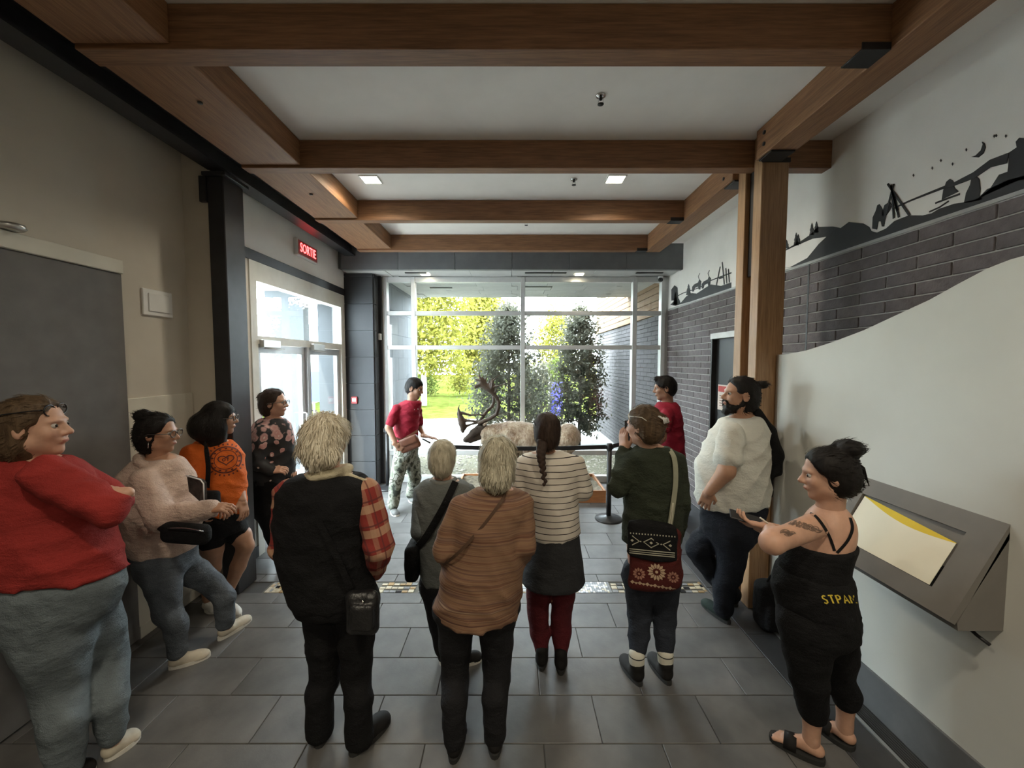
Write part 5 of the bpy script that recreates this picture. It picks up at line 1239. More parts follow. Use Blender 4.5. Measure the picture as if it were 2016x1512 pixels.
h1, t1 = fl2(772, 1006), fl2(782, 1017); h2, t2 = fl2(806, 984), fl2(818, 991)
L = [[(at(789, 910, 5.2), .085), (at(780, 945, 5.17), .062), (ank(h1, t1), .05)], [(at(812, 910, 5.4), .085), (at(817, 942, 5.4), .062), (ank(h2, t2), .05)]]
armb(f, A, .02, 0.0); f.hand(A[0][2][0], (0.8, 0.1, -0.5), (-0.4, -0.8, 0.2), -1, 0.5, 1.05); f.hand(A[1][2][0], (1, -0.35, -0.12), (0, 0.2, 1), 1, 0.15, 1.1, 0.2)
legs(f, L, CAMO, .022, .10, at(800, 868, d)[2]); f.finish()
ts = top(f, A, at(800, 872, d)[2], at(812, 789, d)[2], RED, .014, 'tshirt', fold(0.009), sleeves=(.40, .40), sgrow=.015)
f.haircap(H_BLACK, 0.002, 0.006, low=-0.02); f.shoe(h1, t1, BOOT, SOLE_W, .05, collar=.09, name='boot'); f.shoe(h2, t2, BOOT, SOLE_W, .05, collar=.09, name='boot')
project('chest_logo', to3([[(-.02, -.008), (.02, -.008), (.02, .008), (-.02, .008)]], at(815, 808, 5.1), (1, 0, 0), (0, 0, 1)), ts, M['white'], f.o, (0, 1, 0))
bg = empty('waist_pouch', at(806, 872, 5.1), 'brown leather pouch worn at the waist of the left guide', 'bag')
LEA = plain('brown_leather', (0.13, 0.045, 0.022), 0.5, 0.25, 12, 0.3, 60)
b = Blob().box(at(806, 874, 5.10), (.135, .04, .085), np.array(Matrix.Rotation(R(-22), 3, 'Y')), .03); b.box(at(804, 868, 5.06), (.12, .02, .05), np.array(Matrix.Rotation(R(-22), 3, 'Y')), .015); v, q = b.build(.012, fold(.002)); mesh_obj('pouch', v, q, LEA, bg, None, True)
ribbon('belt', spline([at(778, 862, 5.14), at(790, 866, 5.13), at(806, 858, 5.12), at(822, 848, 5.16)], 14), .03, LEA, bg)
tube('held_rod', [at(832, 864, 5.22), at(847, 872, 5.18)], .012, M['black'], None, 8); tag(bpy.data.objects['held_rod'], 'short dark rod held in the pointing hand of the left guide', 'rod')

# ---- short grey haired woman in the grey vest
d = 2.55; f = Fig('short grey haired woman in a grey vest with a black bag strap', (-0.38, 2.55), SK_L)
f.torso(d, [(938, 850, 894, .055), (950, 832, 916, .08), (963, 822, 926, .105), (1000, 821, 932, .125), (1053, 827, 928, .125), (1100, 830, 932, .135), (1140, 834, 936, .135), (1175, 842, 930, .12)])
A = [[(at(832, 972, 2.55), .056), (at(826, 1042, 2.50), .046), (at(848, 1078, 2.62), .034)], [(at(920, 970, 2.55), .056), (at(932, 1042, 2.52), .046), (at(908, 1078, 2.66), .034)]]
f.head(at(872, 903, 2.54), -4, 4, 0, 0.98, at(873, 948, 2.55))
h1, t1 = fl2(872, 1312), fl2(880, 1270); h2, t2 = fl2(900, 1310), fl2(948, 1296)
L = [[(at(858, 1150, 2.55), .085), (at(866, 1230, 2.56), .060), (ank(h1, t1), .044)], [(at(908, 1150, 2.55), .085), (at(912, 1230, 2.56), .060), (ank(h2, t2), .044)]]
armb(f, A); f.hand(A[0][2][0], (.6, .7, 0), (-.3, .2, 1), -1, .5); f.hand(A[1][2][0], (-.6, .7, 0), (.3, .2, 1), 1, .5)
legs(f, L, CHAR, .012, .07, at(880, 1120, d)[2]); f.finish()
top(f, A, at(880, 1140, d)[2], at(873, 945, d)[2], cloth('grey_vest', (0.125, 0.135, 0.130), 0.12), .019, 'vest', fold(0.008), smat=cloth('slate_sleeve', (0.13, 0.15, 0.155), 0.12))
cb = Blob(); c0 = at(873, 946, 2.55)
for i in range(12):
    q = lambda t: c0+np.array([0.072*math.cos(t), 0.068*math.sin(t), 0.0]); cb.cone(q(2*math.pi*i/12), q(2*math.pi*(i+1)/12), .018, .018, .01)
f.part('collar', cb, cloth('grey_collar', (0.20, 0.205, 0.19), 0.1), .008)
f.haircap(H_GRY, 0.0022, 0.012, low=-0.055); f.shoe(h1, t1, SH_BLK, SOLE_W, .042); f.shoe(h2, t2, SH_BLK, SOLE_W, .042)
bg = empty('shoulder_bag', at(815, 1100, 2.5), 'flat black bag hanging beside the woman in the grey vest', 'bag')
b = Blob().box(at(815, 1100, 2.50), (.042, .10, .112), None, .03); v, q = b.build(.010, fold(.002)); mesh_obj('pouch', v, q, BLACKC, bg, None, True)
ribbon('strap', spline([at(897, 948, 2.47), at(880, 985, 2.405), at(860, 1022, 2.40), at(838, 1058, 2.405), at(822, 1078, 2.46)], 20), .042, BLACKC, bg)

# ---- grey haired woman in the brown striped top
d = 1.97; f = Fig('grey haired woman in a rust and tan striped top, nearest in the middle', (-0.12, 1.95), SK_L)
f.torso(d, [(958, 952, 1012, .058), (972, 922, 1028, .088), (985, 902, 1038, .115), (1020, 896, 1032, .135), (1080, 888, 1028, .145), (1130, 876, 1024, .155), (1204, 860, 1016, .165), (1240, 868, 1006, .15)])
A = [[(at(908, 998, 1.97), .058), (at(875, 1082, 1.92), .050), (at(890, 1112, 2.06), .038)], [(at(1026, 995, 1.97), .058), (at(1032, 1072, 1.92), .050), (at(1018, 1105, 2.08), .038)]]
f.head(at(981, 909, 1.96), -6, 6, 0, 1.0, at(982, 968, 1.97))
h1, t1 = fl2(892, 1505), fl2(905, 1420); h2, t2 = fl2(974, 1496), fl2(975, 1412)
L = [[(at(898, 1200, 1.98), .092), (at(897, 1265, 1.99), .072), (at(896, 1335, 2.0), .058), (ank(h1, t1, .28), .052), (ank(h1, t1), .046)], [(at(976, 1200, 1.98), .092), (at(978, 1265, 1.99), .072), (at(978, 1335, 2.0), .058), (ank(h2, t2, .28), .052), (ank(h2, t2), .046)]]
armb(f, A); f.hand(A[0][2][0], (.7, .7, 0), (-.3, .2, 1), -1, .5); f.hand(A[1][2][0], (-.7, .7, 0), (.3, .2, 1), 1, .5)
legs(f, L, CHAR, .012, .07, at(940, 1180, d)[2]); f.finish()
top(f, A, at(940, 1204, d)[2], at(982, 961, d)[2], multistripe('rust_stripes', [(0.035, 0.020, 0.018), (0.13, 0.055, 0.032), (0.22, 0.125, 0.070), (0.10, 0.045, 0.034), (0.30, 0.205, 0.130)], 46), .019, 'striped_top', fold(0.009, (14, 12, 22)), (0.0, 0))
f.haircap(H_GRY, 0.0028, 0.014, low=-0.085, strand=(1200, 0.05, 0.006), extra=lambda b, L: b.ell(L(0, -0.07, -0.055), (0.07, 0.045, 0.06), None, .03)); f.shoe(h1, t1, SH_BLK, SOLE_B, .046); f.shoe(h2, t2, SH_BLK, SOLE_B, .046)
bg = empty('crossbody_bag', at(890, 1130, 2.2), 'thin brown crossbody strap over the striped top', 'bag')
ribbon('strap', spline([at(996, 972, 1.90), at(985, 990, 1.845), at(955, 1030, 1.825), at(925, 1065, 1.815), at(895, 1095, 1.83), at(872, 1112, 1.90)], 24), .014, plain('strap_brown', (0.07, 0.035, 0.018), 0.7), bg, .004)

# ---- woman with the braid and the white striped shirt
d = 2.55; f = Fig('woman with a long dark braid in a white shirt with thin black stripes', (0.26, 2.52), SK_M)
f.torso(d, [(886, 1056, 1096, .055), (894, 1036, 1120, .08), (906, 1026, 1137, .108), (940, 1026, 1138, .13), (990, 1040, 1135, .135), (1030, 1042, 1137, .145), (1062, 1040, 1140, .15), (1100, 1036, 1144, .15), (1135, 1040, 1138, .14)])
A = [[(at(1132, 916, 2.55), .060), (at(1146, 965, 2.56), .052), (at(1132, 972, 2.78), .036)], [(at(1032, 918, 2.55), .060), (at(1016, 985, 2.56), .052), (at(1030, 985, 2.78), .036)]]
f.head(at(1076, 849, 2.54), 4, 0, 0, 0.98, at(1076, 892, 2.55))
h1, t1 = fl2(1066, 1322), fl2(1068, 1265); h2, t2 = fl2(1104, 1330), fl2(1104, 1270)
L = [[(at(1062, 1120, 2.56), .092), (at(1060, 1170, 2.56), .074), (at(1060, 1212, 2.56), .062), (at(1062, 1245, 2.55), .060), (ank(h1, t1), .036)], [(at(1112, 1120, 2.56), .092), (at(1108, 1170, 2.56), .074), (at(1105, 1212, 2.56), .062), (at(1105, 1245, 2.55), .060), (ank(h2, t2), .036)]]
armb(f, A, .02, 0.0); f.hand(A[0][2][0], (-.5, .8, .2), (.3, .2, 1), 1, .5); f.hand(A[1][2][0], (.5, .8, .2), (-.3, .2, 1), -1, .5)
legs(f, L, cloth('maroon_tights', (0.085, 0.010, 0.014), 0.2), .005, .06, at(1090, 1100, d)[2], 'tights', fold(.001)); f.finish()
top(f, A, at(1090, 1052, d)[2], at(1076, 889, d)[2], stripes_mat('thin_stripes', .0375, .13, (0.03, 0.022, 0.022), (0.60, 0.55, 0.48)), .013, 'striped_shirt', fold(0.007), (.06, 0), sleeves=(.52, .52), sgrow=.016)
sk = Blob(); sk.loft([((at(1038, v, d)[0]*0+(at(a, v, d)[0]+at(b_, v, d)[0])/2), d, at(a, v, d)[2], (at(b_, v, d)[0]-at(a, v, d)[0])/2, ry) for v, a, b_, ry in ((1030, 1042, 1136, .150), (1062, 1038, 1141, .162), (1100, 1030, 1147, .17), (1146, 1025, 1152, .175))], .02); f.part('skirt', sk, cloth('charcoal_denim', (0.032, 0.033, 0.036), .3), .012, fold(.003))
f.haircap(H_DKB, 0.002, 0.010, low=-0.05, extra=lambda b, L: b.ell(L(0, -0.08, -0.04), (0.05, 0.035, 0.055), None, .03))
br = Blob(); bp = spline([at(1068, 872, 2.42), at(1065, 895, 2.395), at(1068, 920, 2.385), at(1073, 954, 2.375)], 16)
for i, p in enumerate(bp):
    w = .027*(1-.5*i/16); s_ = 1 if i % 2 else -1; br.ell(p+np.array([s_*w*.45, 0, 0]), (w*.85, w*.75, w*.95), np.array(Matrix.Rotation(R(25*s_), 3, 'Y')), .004)
f.part('braid', br, H_DKB, .005, None, 1); f.glasses(PLASB, 0.075, -0.05, 1.15, 'sunglasses')
f.shoe(h1, t1, SH_BLK, SOLE_B, .042, collar=.05, name='ankle_boot'); f.shoe(h2, t2, SH_BLK, SOLE_B, .042, collar=.05, name='ankle_boot')

# ---- woman in the dark green sweater taking a picture
d = 2.45; f = Fig('woman in a dark green sweater holding a phone up to her face', (0.82, 2.42), SK_L)
f.torso(d, [(872, 1262, 1298, .055), (884, 1250, 1322, .078), (897, 1240, 1334, .105), (930, 1240, 1336, .13), (984, 1234, 1338, .14), (1040, 1230, 1337, .145), (1072, 1230, 1335, .148), (1110, 1233, 1332, .14), (1150, 1238, 1328, .13)])
A = [[(at(1246, 908, 2.44), .058), (at(1217, 960, 2.42), .050), (at(1229, 885, 2.53), .034)], [(at(1330, 908, 2.45), .058), (at(1340, 985, 2.42), .050), (at(1334, 1050, 2.52), .036)]]
f.head(at(1266, 838, 2.44), 42, 8, 0, 1.0, at(1278, 880, 2.45))
h1, t1 = fl2(1261, 1352), fl2(1226, 1296); h2, t2 = fl2(1318, 1350), fl2(1281, 1292)
L = [[(at(1258, 1140, 2.45), .082), (at(1259, 1215, 2.45), .058), (at(1258, 1245, 2.43), .050), (ank(h1, t1), .036)], [(at(1308, 1140, 2.45), .082), (at(1308, 1215, 2.45), .058), (at(1308, 1245, 2.43), .050), (ank(h2, t2), .036)]]
armb(f, A); f.hand(A[0][2][0], (-.05, .1, 1), (-.9, -.4, 0), -1, .45, 1.0); f.hand(A[1][2][0], (0, .1, -1), (1, 0, 0), 1, .4)
legs(f, L, denim('navy_jeans', (0.025, 0.030, 0.042)), .014, .185, at(1280, 1110, d)[2]); f.finish()
top(f, A, at(1280, 1068, d)[2], at(1279, 878, d)[2], cloth('dark_green_knit', (0.030, 0.037, 0.024), 0.2, 0.9, 7, .5), .014, 'sweater', fold(0.009, (16, 13, 24)))
f.haircap(H_BRN, 0.0025, 0.011, face=(0.125, 0.0), back=True, low=-0.05, extra=lambda b, L: (b.ell(L(0.01, -0.105, 0.015), (0.045, 0.032, 0.055), None, .012), b.ell(L(0, -0.07, -0.03), (0.05, 0.04, 0.055), None, .03)))
f.glasses(PLASW, 0.055, -0.045, 1.1, 'glasses_on_hair'); cl = empty_part('hair_clip', f.o)
for i in range(5): tube('claw', [f.L(-.025+.014*i, -.118, .055), f.L(-.025+.014*i, -.148, .035), f.L(-.022+.014*i, -.150, .010)], .0035, M['white'], cl, 6)
SOCK = stripes_mat('striped_sock', .052, .13, (0.02, 0.02, 0.02), (0.62, 0.60, 0.52), 0.0)
for hh, tt in ((h1, t1), (h2, t2)):
    a_ = ank(hh, tt, .12); b = Blob().cone(a_, a_+np.array([0, 0, .036]), .046, .048); f.part('sock', b, SOCK, .007, None, 1); f.shoe(hh, tt, SH_BLK, SOLE_B, .046, collar=.05, name='ankle_boot')
ph = box('phone', 0, 0.072, 0, .009, 0, .15, M['black'], None, .003); p_ = at(1236, 873, 2.56); ph.location = (p_[0], p_[1], p_[2]); ph.rotation_euler[2] = R(42); tag(ph, 'dark phone held up to the face of the woman in green', 'phone')
bg = empty('woven_bag', at(1286, 1100, 2.27), 'woven shoulder bag with a black patterned flap and red flowered front', 'bag')
REDB = cloth('oxblood_cloth', (0.075, 0.012, 0.010), .2); b = Blob().loft([((at(1288, v, 2.27)[0]), 2.25, at(1288, v, 2.25)[2], hw, hy) for v, hw, hy in ((1035, .140, .035), (1080, .148, .05), (1120, .152, .058), (1150, .150, .052), (1163, .135, .03))], .02, 0, .03); v, q = b.build(.010, fold(.003)); bb = mesh_obj('pouch', v, q, REDB, bg, None, True)
b = Blob().loft([((at(1280, v, 2.27)[0]), 2.235, at(1280, v, 2.235)[2], hw, hy) for v, hw, hy in ((1028, .135, .045), (1060, .142, .056), (1098, .142, .058))], .02, 0, .015, (-.12, 0)); v, q = b.build(.009, fold(.002)); fp = mesh_obj('flap', v, q, BLACKC, bg, None, True)
YC = plain('weave_cream', (0.44, 0.42, 0.33), .9); PNK = plain('petal_tan', (0.34, 0.17, 0.12), .9); CRB = plain('petal_cream', (0.46, 0.33, 0.22), .9)
def proj(name, pol, u, v, tgt, m): rd, e_ = along(u, v); project(name, to3(pol, at(u, v, 2.1), e_, (0.0, 0, 1)), tgt, m, bg, rd, .0015)
dm = lambda r, s: [(r*s, 0), (0, r), (-r*s, 0), (0, -r)]
pol = []
for cx_ in (-.10, 0, .10): pol += [[(p[0]+cx_, p[1]) for p in q] for q in stroke2(dm(.026, 1.5), .006, True)+[dm(.008, 1.2)]]
for cx_ in (-.055, .052): pol.append([(cx_+.004*math.cos(a), .004*math.sin(a)) for a in np.linspace(0, 6.28, 7)[:-1]])
proj('diamond_weave', pol, 1282, 1069, fp, YC)
pol = [];
for r_, y_ in ((.005, -.05), (.004, -.062), (.005, -.073)): pol += stroke2([(-.128+.016*i, y_+.012*(i/16.0)) for i in range(17)], r_)
for i in range(17): pol += [[(-.125+.0155*i, .035+.016*i/17), (-.119+.0155*i, .035+.016*i/17), (-.119+.0155*i, .043+.016*i/17), (-.125+.0155*i, .043+.016*i/17)]]
proj('band_weave', pol, 1281, 1069, fp, YC); [o.__setitem__('kind', 'stuff') for o in bg.children if 'weave' in o.name]
def flower(cx_, cy_, R_, n, mats):
    pe = []
    for i in range(n):
        t = 2*math.pi*i/n; e = np.array([math.cos(t), math.sin(t)]); nn = np.array([-e[1], e[0]]); c = np.array([cx_, cy_]); w = R_*2.2/n
        pe.append([c+e*R_*.42-nn*w*.4, c+e*R_*.8-nn*w, c+e*R_*1.05, c+e*R_*.8+nn*w, c+e*R_*.42+nn*w*.4])
    pe.append([(cx_+R_*.18*math.cos(a), cy_+R_*.18*math.sin(a)) for a in np.linspace(0, 6.28, 9)[:-1]]); return pe
proj('flower_motif', flower(.005, 0, .048, 14, None), 1291, 1126, bb, CRB)
proj('flower_motif', flower(-.085, -.02, .034, 11, None), 1290, 1128, bb, PNK); proj('flower_motif', flower(.095, -.008, .032, 11, None), 1290, 1128, bb, PNK)
lf = []
for i in range(13): x = -.12+.02*i; lf.append([(x-.012, -.068), (x, -.056-.008*(i % 2)), (x+.012, -.066), (x, -.078)])
proj('leaf_motif', lf, 1290, 1130, bb, CRB)
ribbon('strap', spline([at(1318, 1040, 2.27), at(1324, 1000, 2.285), at(1330, 950, 2.30), at(1328, 905, 2.325), at(1318, 884, 2.40)], 24), .028, plain('strap_sage', (0.27, 0.27, 0.20), .9), bg, .004)
for dx in (-3, 3): tube('cord', [at(1318+dx*2, 1060, 2.215), at(1320+dx*.6, 1030, 2.27), at(1325+dx*.3, 990, 2.278)], .003, YC, bg, 6)

# ---- right guide
d = 4.75; f = Fig('guide in a red T-shirt standing by the brick wall on the right', (1.8, 4.75), SK_T)
f.torso(d, [(788, 1302, 1326, .06), (796, 1294, 1332, .11), (810, 1289, 1337, .165), (840, 1290, 1341, .175), (880, 1294, 1344, .175), (902, 1296, 1345, .17), (925, 1299, 1342, .155), (945, 1302, 1338, .145)])
A = [[(at(1314, 815, 4.58), .060), (at(1303, 862, 4.52), .048), (at(1285, 885, 4.60), .033)], [(at(1318, 815, 4.92), .058), (at(1312, 862, 4.98), .046), (at(1290, 885, 4.85), .033)]]
f.head(at(1308, 764, 4.74), 82, 8, 0, 1.18, at(1314, 794, 4.75))
h1, t1 = fl2(1346, 1030), fl2(1325, 1024); h2, t2 = fl2(1342, 1010), fl2(1322, 1004)
L = [[(at(1320, 935, 4.68), .10), (at(1328, 980, 4.68), .072), (ank(h1, t1), .055)], [(at(1322, 935, 4.85), .10), (at(1330, 980, 4.88), .072), (ank(h2, t2), .055)]]
armb(f, A, .02, 0.0); f.hand(A[0][2][0], (-1, .3, 0), (0, -.3, 1), -1, .5); f.hand(A[1][2][0], (-1, -.3, 0), (0, .3, 1), 1, .5)
legs(f, L, CAMO, .020, .10, at(1318, 900, d)[2]); f.finish()
ts = top(f, A, at(1318, 905, d)[2], at(1313, 791, d)[2], RED, .014, 'tshirt', fold(0.009), sleeves=(.34, .34), sgrow=.022)
f.haircap(H_BLACK, 0.003, 0.008, low=-0.02, extra=lambda b, L: b.ell(L(0, .05, .10), (.05, .045, .03), None, .02)); f.shoe(h1, t1, BOOT, SOLE_B, .05, collar=.09, name='boot'); f.shoe(h2, t2, BOOT, SOLE_B, .05, collar=.09, name='boot')
project('chest_logo', to3([[(-.03, -.01), (.03, .0), (.03, .02), (-.03, .01)]], at(1296, 820, 4.5), (1, 0, 0), (0, 0, 1)), ts, M['white'], f.o, (0, 1, 0))

# ---- man in the white T-shirt leaning on the post
d = 2.96; f = Fig('bearded man with a hair knot in a white T-shirt leaning on the wooden post', (1.6, 2.98), SK_M)
f.torso(d, [(814, 1442, 1488, .062), (826, 1428, 1496, .115), (846, 1412, 1500, .165), (880, 1394, 1503, .185), (930, 1376, 1504, .19), (975, 1378, 1504, .19), (1003, 1384, 1502, .185), (1030, 1384, 1494, .175), (1060, 1390, 1484, .165)])
A = [[(at(1440, 854, 2.80), .072), (at(1430, 928, 2.74), .058), (at(1396, 968, 2.80), .038)], [(at(1452, 850, 3.10), .070), (at(1445, 925, 3.15), .056), (at(1405, 968, 3.10), .038)]]
f.head(at(1456, 778, 2.95), 86, -4, 0, 1.12, at(1464, 826, 2.96), 1.05)
h1, t1 = fl2(1436, 1230), fl2(1384, 1186); h2, t2 = fl2(1452, 1195), fl2(1405, 1172)
L = [[(at(1440, 1050, 2.88), .115), (at(1440, 1100, 2.90), .088), (at(1434, 1135, 2.92), .075), (ank(h1, t1, .25), .066), (ank(h1, t1), .058)], [(at(1425, 1045, 3.05), .115), (at(1388, 1066, 3.05), .090), (at(1374, 1082, 3.05), .078), (at(1405, 1130, 3.08), .066), (ank(h2, t2), .056)]]
armb(f, A, .02, 0.0); f.hand(A[0][2][0], (-.12, .35, -.95), (-.6, -.8, 0), 1, .3, 1.05); f.hand(A[1][2][0], (-.7, -.2, -.7), (0, .9, .3), -1, .4, 1.1)
legs(f, L, NAVYC, .012, .06, at(1440, 984, d)[2]); f.finish()
top(f, A, at(1440, 992, d)[2], at(1462, 819, d)[2], cloth('white_cotton', (0.62, 0.61, 0.55), 0.05, 0.8, 5, .35), .022, 'tshirt', fold(0.011, (15, 13, 20)), (0.10, 0), sleeves=(.34, .34), sgrow=.026)
f.haircap(H_BLACK, 0.003, 0.010, face=(0.128, -0.005), back=True, low=-0.06, side=0.0, extra=lambda b, L: (b.ell(L(0, -.128, .078), (.050, .045, .028), None, .010), b.ell(L(0, -.09, .055), (.03, .03, .025), None, .02), b.ell(L(0, -.065, -.04), (.06, .045, .06), None, .03)))
b = Blob(); Lh = f.L; b.cone(Lh(0, .034, -.085), Lh(0, .073, -.110), .044, .027, .03); b.cone(Lh(-.028, .064, -.080), Lh(.028, .064, -.080), .024, .024, .02)
for sg in (-1, 1): b.cone(Lh(sg*.061, -.002, -.018), Lh(sg*.053, .004, -.055), .010, .016, .01); b.cone(Lh(sg*.053, .004, -.055), Lh(sg*.034, .052, -.085), .016, .022, .02); b.cone(Lh(sg*.024, .088, -.045), Lh(sg*.028, .074, -.075), .007, .012, .01)
b.cone(Lh(-.020, .0905, -.041), Lh(.020, .0905, -.041), .007, .007, .01); b.ell(Lh(0, .096, -.056), (.021, .017, .009), f.hM, .006, 's')
v, q = b.build(.006, hairn(.0015, 120), 1); V, Q = strands(v, q, Lh(0, .0, .10), 350, .022, .003, 91); mesh_obj('beard', V, Q, H_BLACK, f.o, None, True)
f.shoe(h1, t1, plain('dark_green_shoe', (0.010, 0.020, 0.016), .75, .3, 20, spec=0.2), SOLE_B, .05, laces=SOLE_W); f.shoe(h2, t2, SH_BLK, SOLE_B, .05)
b = Blob(); b.chain([at(1490, 812, 2.93), at(1512, 850, 2.93), at(1522, 895, 2.94), at(1524, 925, 2.95)], [.035, .055, .068, .055], .02); b.chain([at(1506, 880, 2.96), at(1512, 930, 2.97), at(1512, 975, 2.98)], [.045, .04, .03], .02)
v, q = b.build(.012, fold(.007, (22, 20, 14)), 2); jo = mesh_obj('slung_jacket', v, q, BLACKC, None, None, True); tag(jo, 'black jacket slung over the back of the man in white', 'jacket')

# ---- woman with the bun and the phone, right
d = 1.9; f = Fig('woman with a black bun in a black strap top looking down at her phone', (1.52, 1.93), SK_L)
f.torso(d, [(992, 1614, 1658, .055), (1003, 1602, 1668, .08), (1020, 1592, 1676, .11), (1050, 1578, 1676, .13), (1090, 1556, 1662, .135), (1125, 1545, 1656, .14), (1170, 1542, 1664, .155), (1215, 1548, 1672, .155), (1250, 1558, 1666, .14)])
A = [[(at(1602, 1036, 1.80), .056), (at(1520, 1068, 1.68), .046), (at(1516, 1040, 1.86), .030)], [(at(1640, 1025, 2.0), .054), (at(1580, 1080, 2.10), .044), (at(1535, 1048, 2.0), .030)]]
f.head(at(1628, 934, 1.89), 70, 8, 0, 1.03, at(1634, 1000, 1.9))
h1, t1 = fl2(1622, 1503), fl2(1517, 1452); h2, t2 = fl2(1680, 1478), fl2(1606, 1424)
k1, k2 = lerp(h1, t1, .24), lerp(h2, t2, .24); up = lambda k, z: np.array([k[0], k[1], z])
L = [[(at(1588, 1235, 1.86), .100), (at(1588, 1285, 1.86), .086), (at(1592, 1335, 1.85), .062), (up(k1, .26), .050), (up(k1, .10), .034), (up(k1, .065), .036)], [(at(1636, 1235, 1.96), .100), (at(1642, 1285, 1.96), .086), (at(1645, 1335, 1.97), .060), (up(k2, .27), .048), (up(k2, .10), .034), (up(k2, .065), .036)]]
f.limb([c[0] for c in A[0]], [c[1] for c in A[0]], .03); f.limb([c[0] for c in A[1]], [c[1] for c in A[1]], .03); hd_ = f.hand(A[0][2][0], (-.8, .25, .12), (-.1, -.5, -1), 1, .55); f.hand(A[1][2][0], (-1, -.2, .05), (0, 0, -1), -1, .5)
def foot(f, h, t):
    b = Blob(); P_ = lambda s, y, z: lerp(h, t, s)+np.array([-(t-h)[1], (t-h)[0], 0])/np.linalg.norm(t-h)*y+np.array([0, 0, z])
    b.cone(P_(.12, 0, .052), P_(.28, 0, .065), .030, .033, .02); b.cone(P_(.28, 0, .062), P_(.68, 0, .040), .034, .024, .02); b.cone(P_(.62, .022, .036), P_(.74, .024, .034), .018, .014, .01); b.cone(P_(.62, -.022, .036), P_(.74, -.026, .034), .018, .013, .01)
    for i, y in enumerate((.030, .014, 0, -.014, -.027)): b.cone(P_(.74, y, .036), P_(.95-.035*abs(i-.6), y*1.15, .032), .0095, .0085 if i else .011, .004)
    v, q = b.build(.006, None, 1); f.extra.append((v, q, 0))
    return P_
for hh, tt in ((h1, t1), (h2, t2)):
    P_ = foot(f, hh, tt); sd = empty_part('sandal', f.o); n = 22; ol = [(0.5+.53*math.cos(2*math.pi*i/n), .047*np.sign(math.sin(2*math.pi*i/n))*abs(math.sin(2*math.pi*i/n))**.6) for i in range(n)]
    V = [P_(s, y, z) for z in (0, .024) for s, y in ol]; mesh_obj('footbed', V, [tuple(range(n-1, -1, -1)), tuple(range(n, 2*n))]+[(i, (i+1) % n, n+(i+1) % n, n+i) for i in range(n)], SOLE_B, sd)
    V = []
    for s in (.50, .74):
        for i in range(9): a = math.pi*i/8; V.append(P_(s, .048*math.cos(a), .018+.058*math.sin(a)*(1.05 if s < .6 else .82)))
    o = mesh_obj('band', V, [(i, i+1, 10+i, 9+i) for i in range(8)], SH_BLK, sd, None, True); md = o.modifiers.new('t', 'SOLIDIFY'); md.thickness = .006
legs(f, L, BLACKC, .016, .235, at(1600, 1180, d)[2], 'trousers'); f.finish(shrink=.008)
tp = Blob(); tp.loft(f.sub(at(1600, 1200, d)[2], at(1600, 1066, d)[2], .010), .02, 0, .012, (.10, 0)); tk = f.part('strap_top', tp, BLACKC, .011, fold(.003))
for pts in ([(1598, 1016), (1612, 1024), (1626, 1042), (1636, 1062), (1644, 1085)], [(1668, 1010), (1672, 1030), (1668, 1050), (1660, 1068), (1648, 1088)]):
    pp = stroke2([((p[0]-1640)*1.7/800, -(p[1]-1050)*1.7/800) for p in spline([(u, v, 0) for u, v in pts], 40)], .011); rd, e_ = along(1640, 1050); project('shoulder_strap', to3(pp, at(1640, 1050, 1.6), e_, np.cross(e_, rd)), f.body, BLACKC, f.o, rd, .004)
tb = Blob(); tb.loft([((at(a, v, d)[0]+at(b_, v, d)[0])/2, d, at(a, v, d)[2], (at(b_, v, d)[0]-at(a, v, d)[0])/2, ry) for v, a, b_, ry in ((1118, 1540, 1662, .155), (1150, 1530, 1668, .172), (1195, 1536, 1674, .172), (1230, 1546, 1676, .165))], .02); tw = f.part('tied_sweater', tb, BLACKC, .011, fold(.006, (20, 18, 24)))
f.haircap(H_BLACK, 0.003, 0.013, face=(0.128, -0.005), back=True, low=-0.045, extra=lambda b, L: (b.ell(L(0, -.095, .115), (.055, .072, .040), None, .012), b.ell(L(0, -.08, -.02), (.05, .04, .06), None, .03)), name='hair')
for i in range(5): tube('loose_strand', [f.L(.02-.01*i, -.10, .06), f.L(.02-.01*i, -.135, .03), f.L(.02-.012*i, -.140, -.01-.01*i)], .0022, H_BLACK, f.o, 5)
YEL = plain('print_yellow', (0.62, 0.47, 0.05), .8); lt, wd = lettering('STPAM', .020, .034, .0062, .28); project('hip_print', to3([[np.array(p)+np.array([-wd*.5, 0]) for p in q] for q in lt], at(1655, 1188, 1.6), along(1655, 1188)[1]*math.cos(R(22))+np.array([0, 0, math.sin(R(22))]), -along(1655, 1188)[1]*math.sin(R(22))+np.array([0, 0, math.cos(R(22))])), tw, YEL, f.o, along(1655, 1188)[0])
pol = stroke2([(.018*math.cos(t), .014*math.sin(t)) for t in np.linspace(3.2, 6.2, 9)], .004)+stroke2([(-.012, .004), (-.004, .016), (.002, .006), (.010, .018)], .003); project('hip_emblem', to3(pol, at(1643, 1146, 1.6), along(1643, 1146)[1], (0, 0, 1)), tw, PLASW, f.o, along(1643, 1146)[0])
TAT = plain('tattoo_ink', (0.15, 0.092, 0.066), .6, .35, 40); pol = []
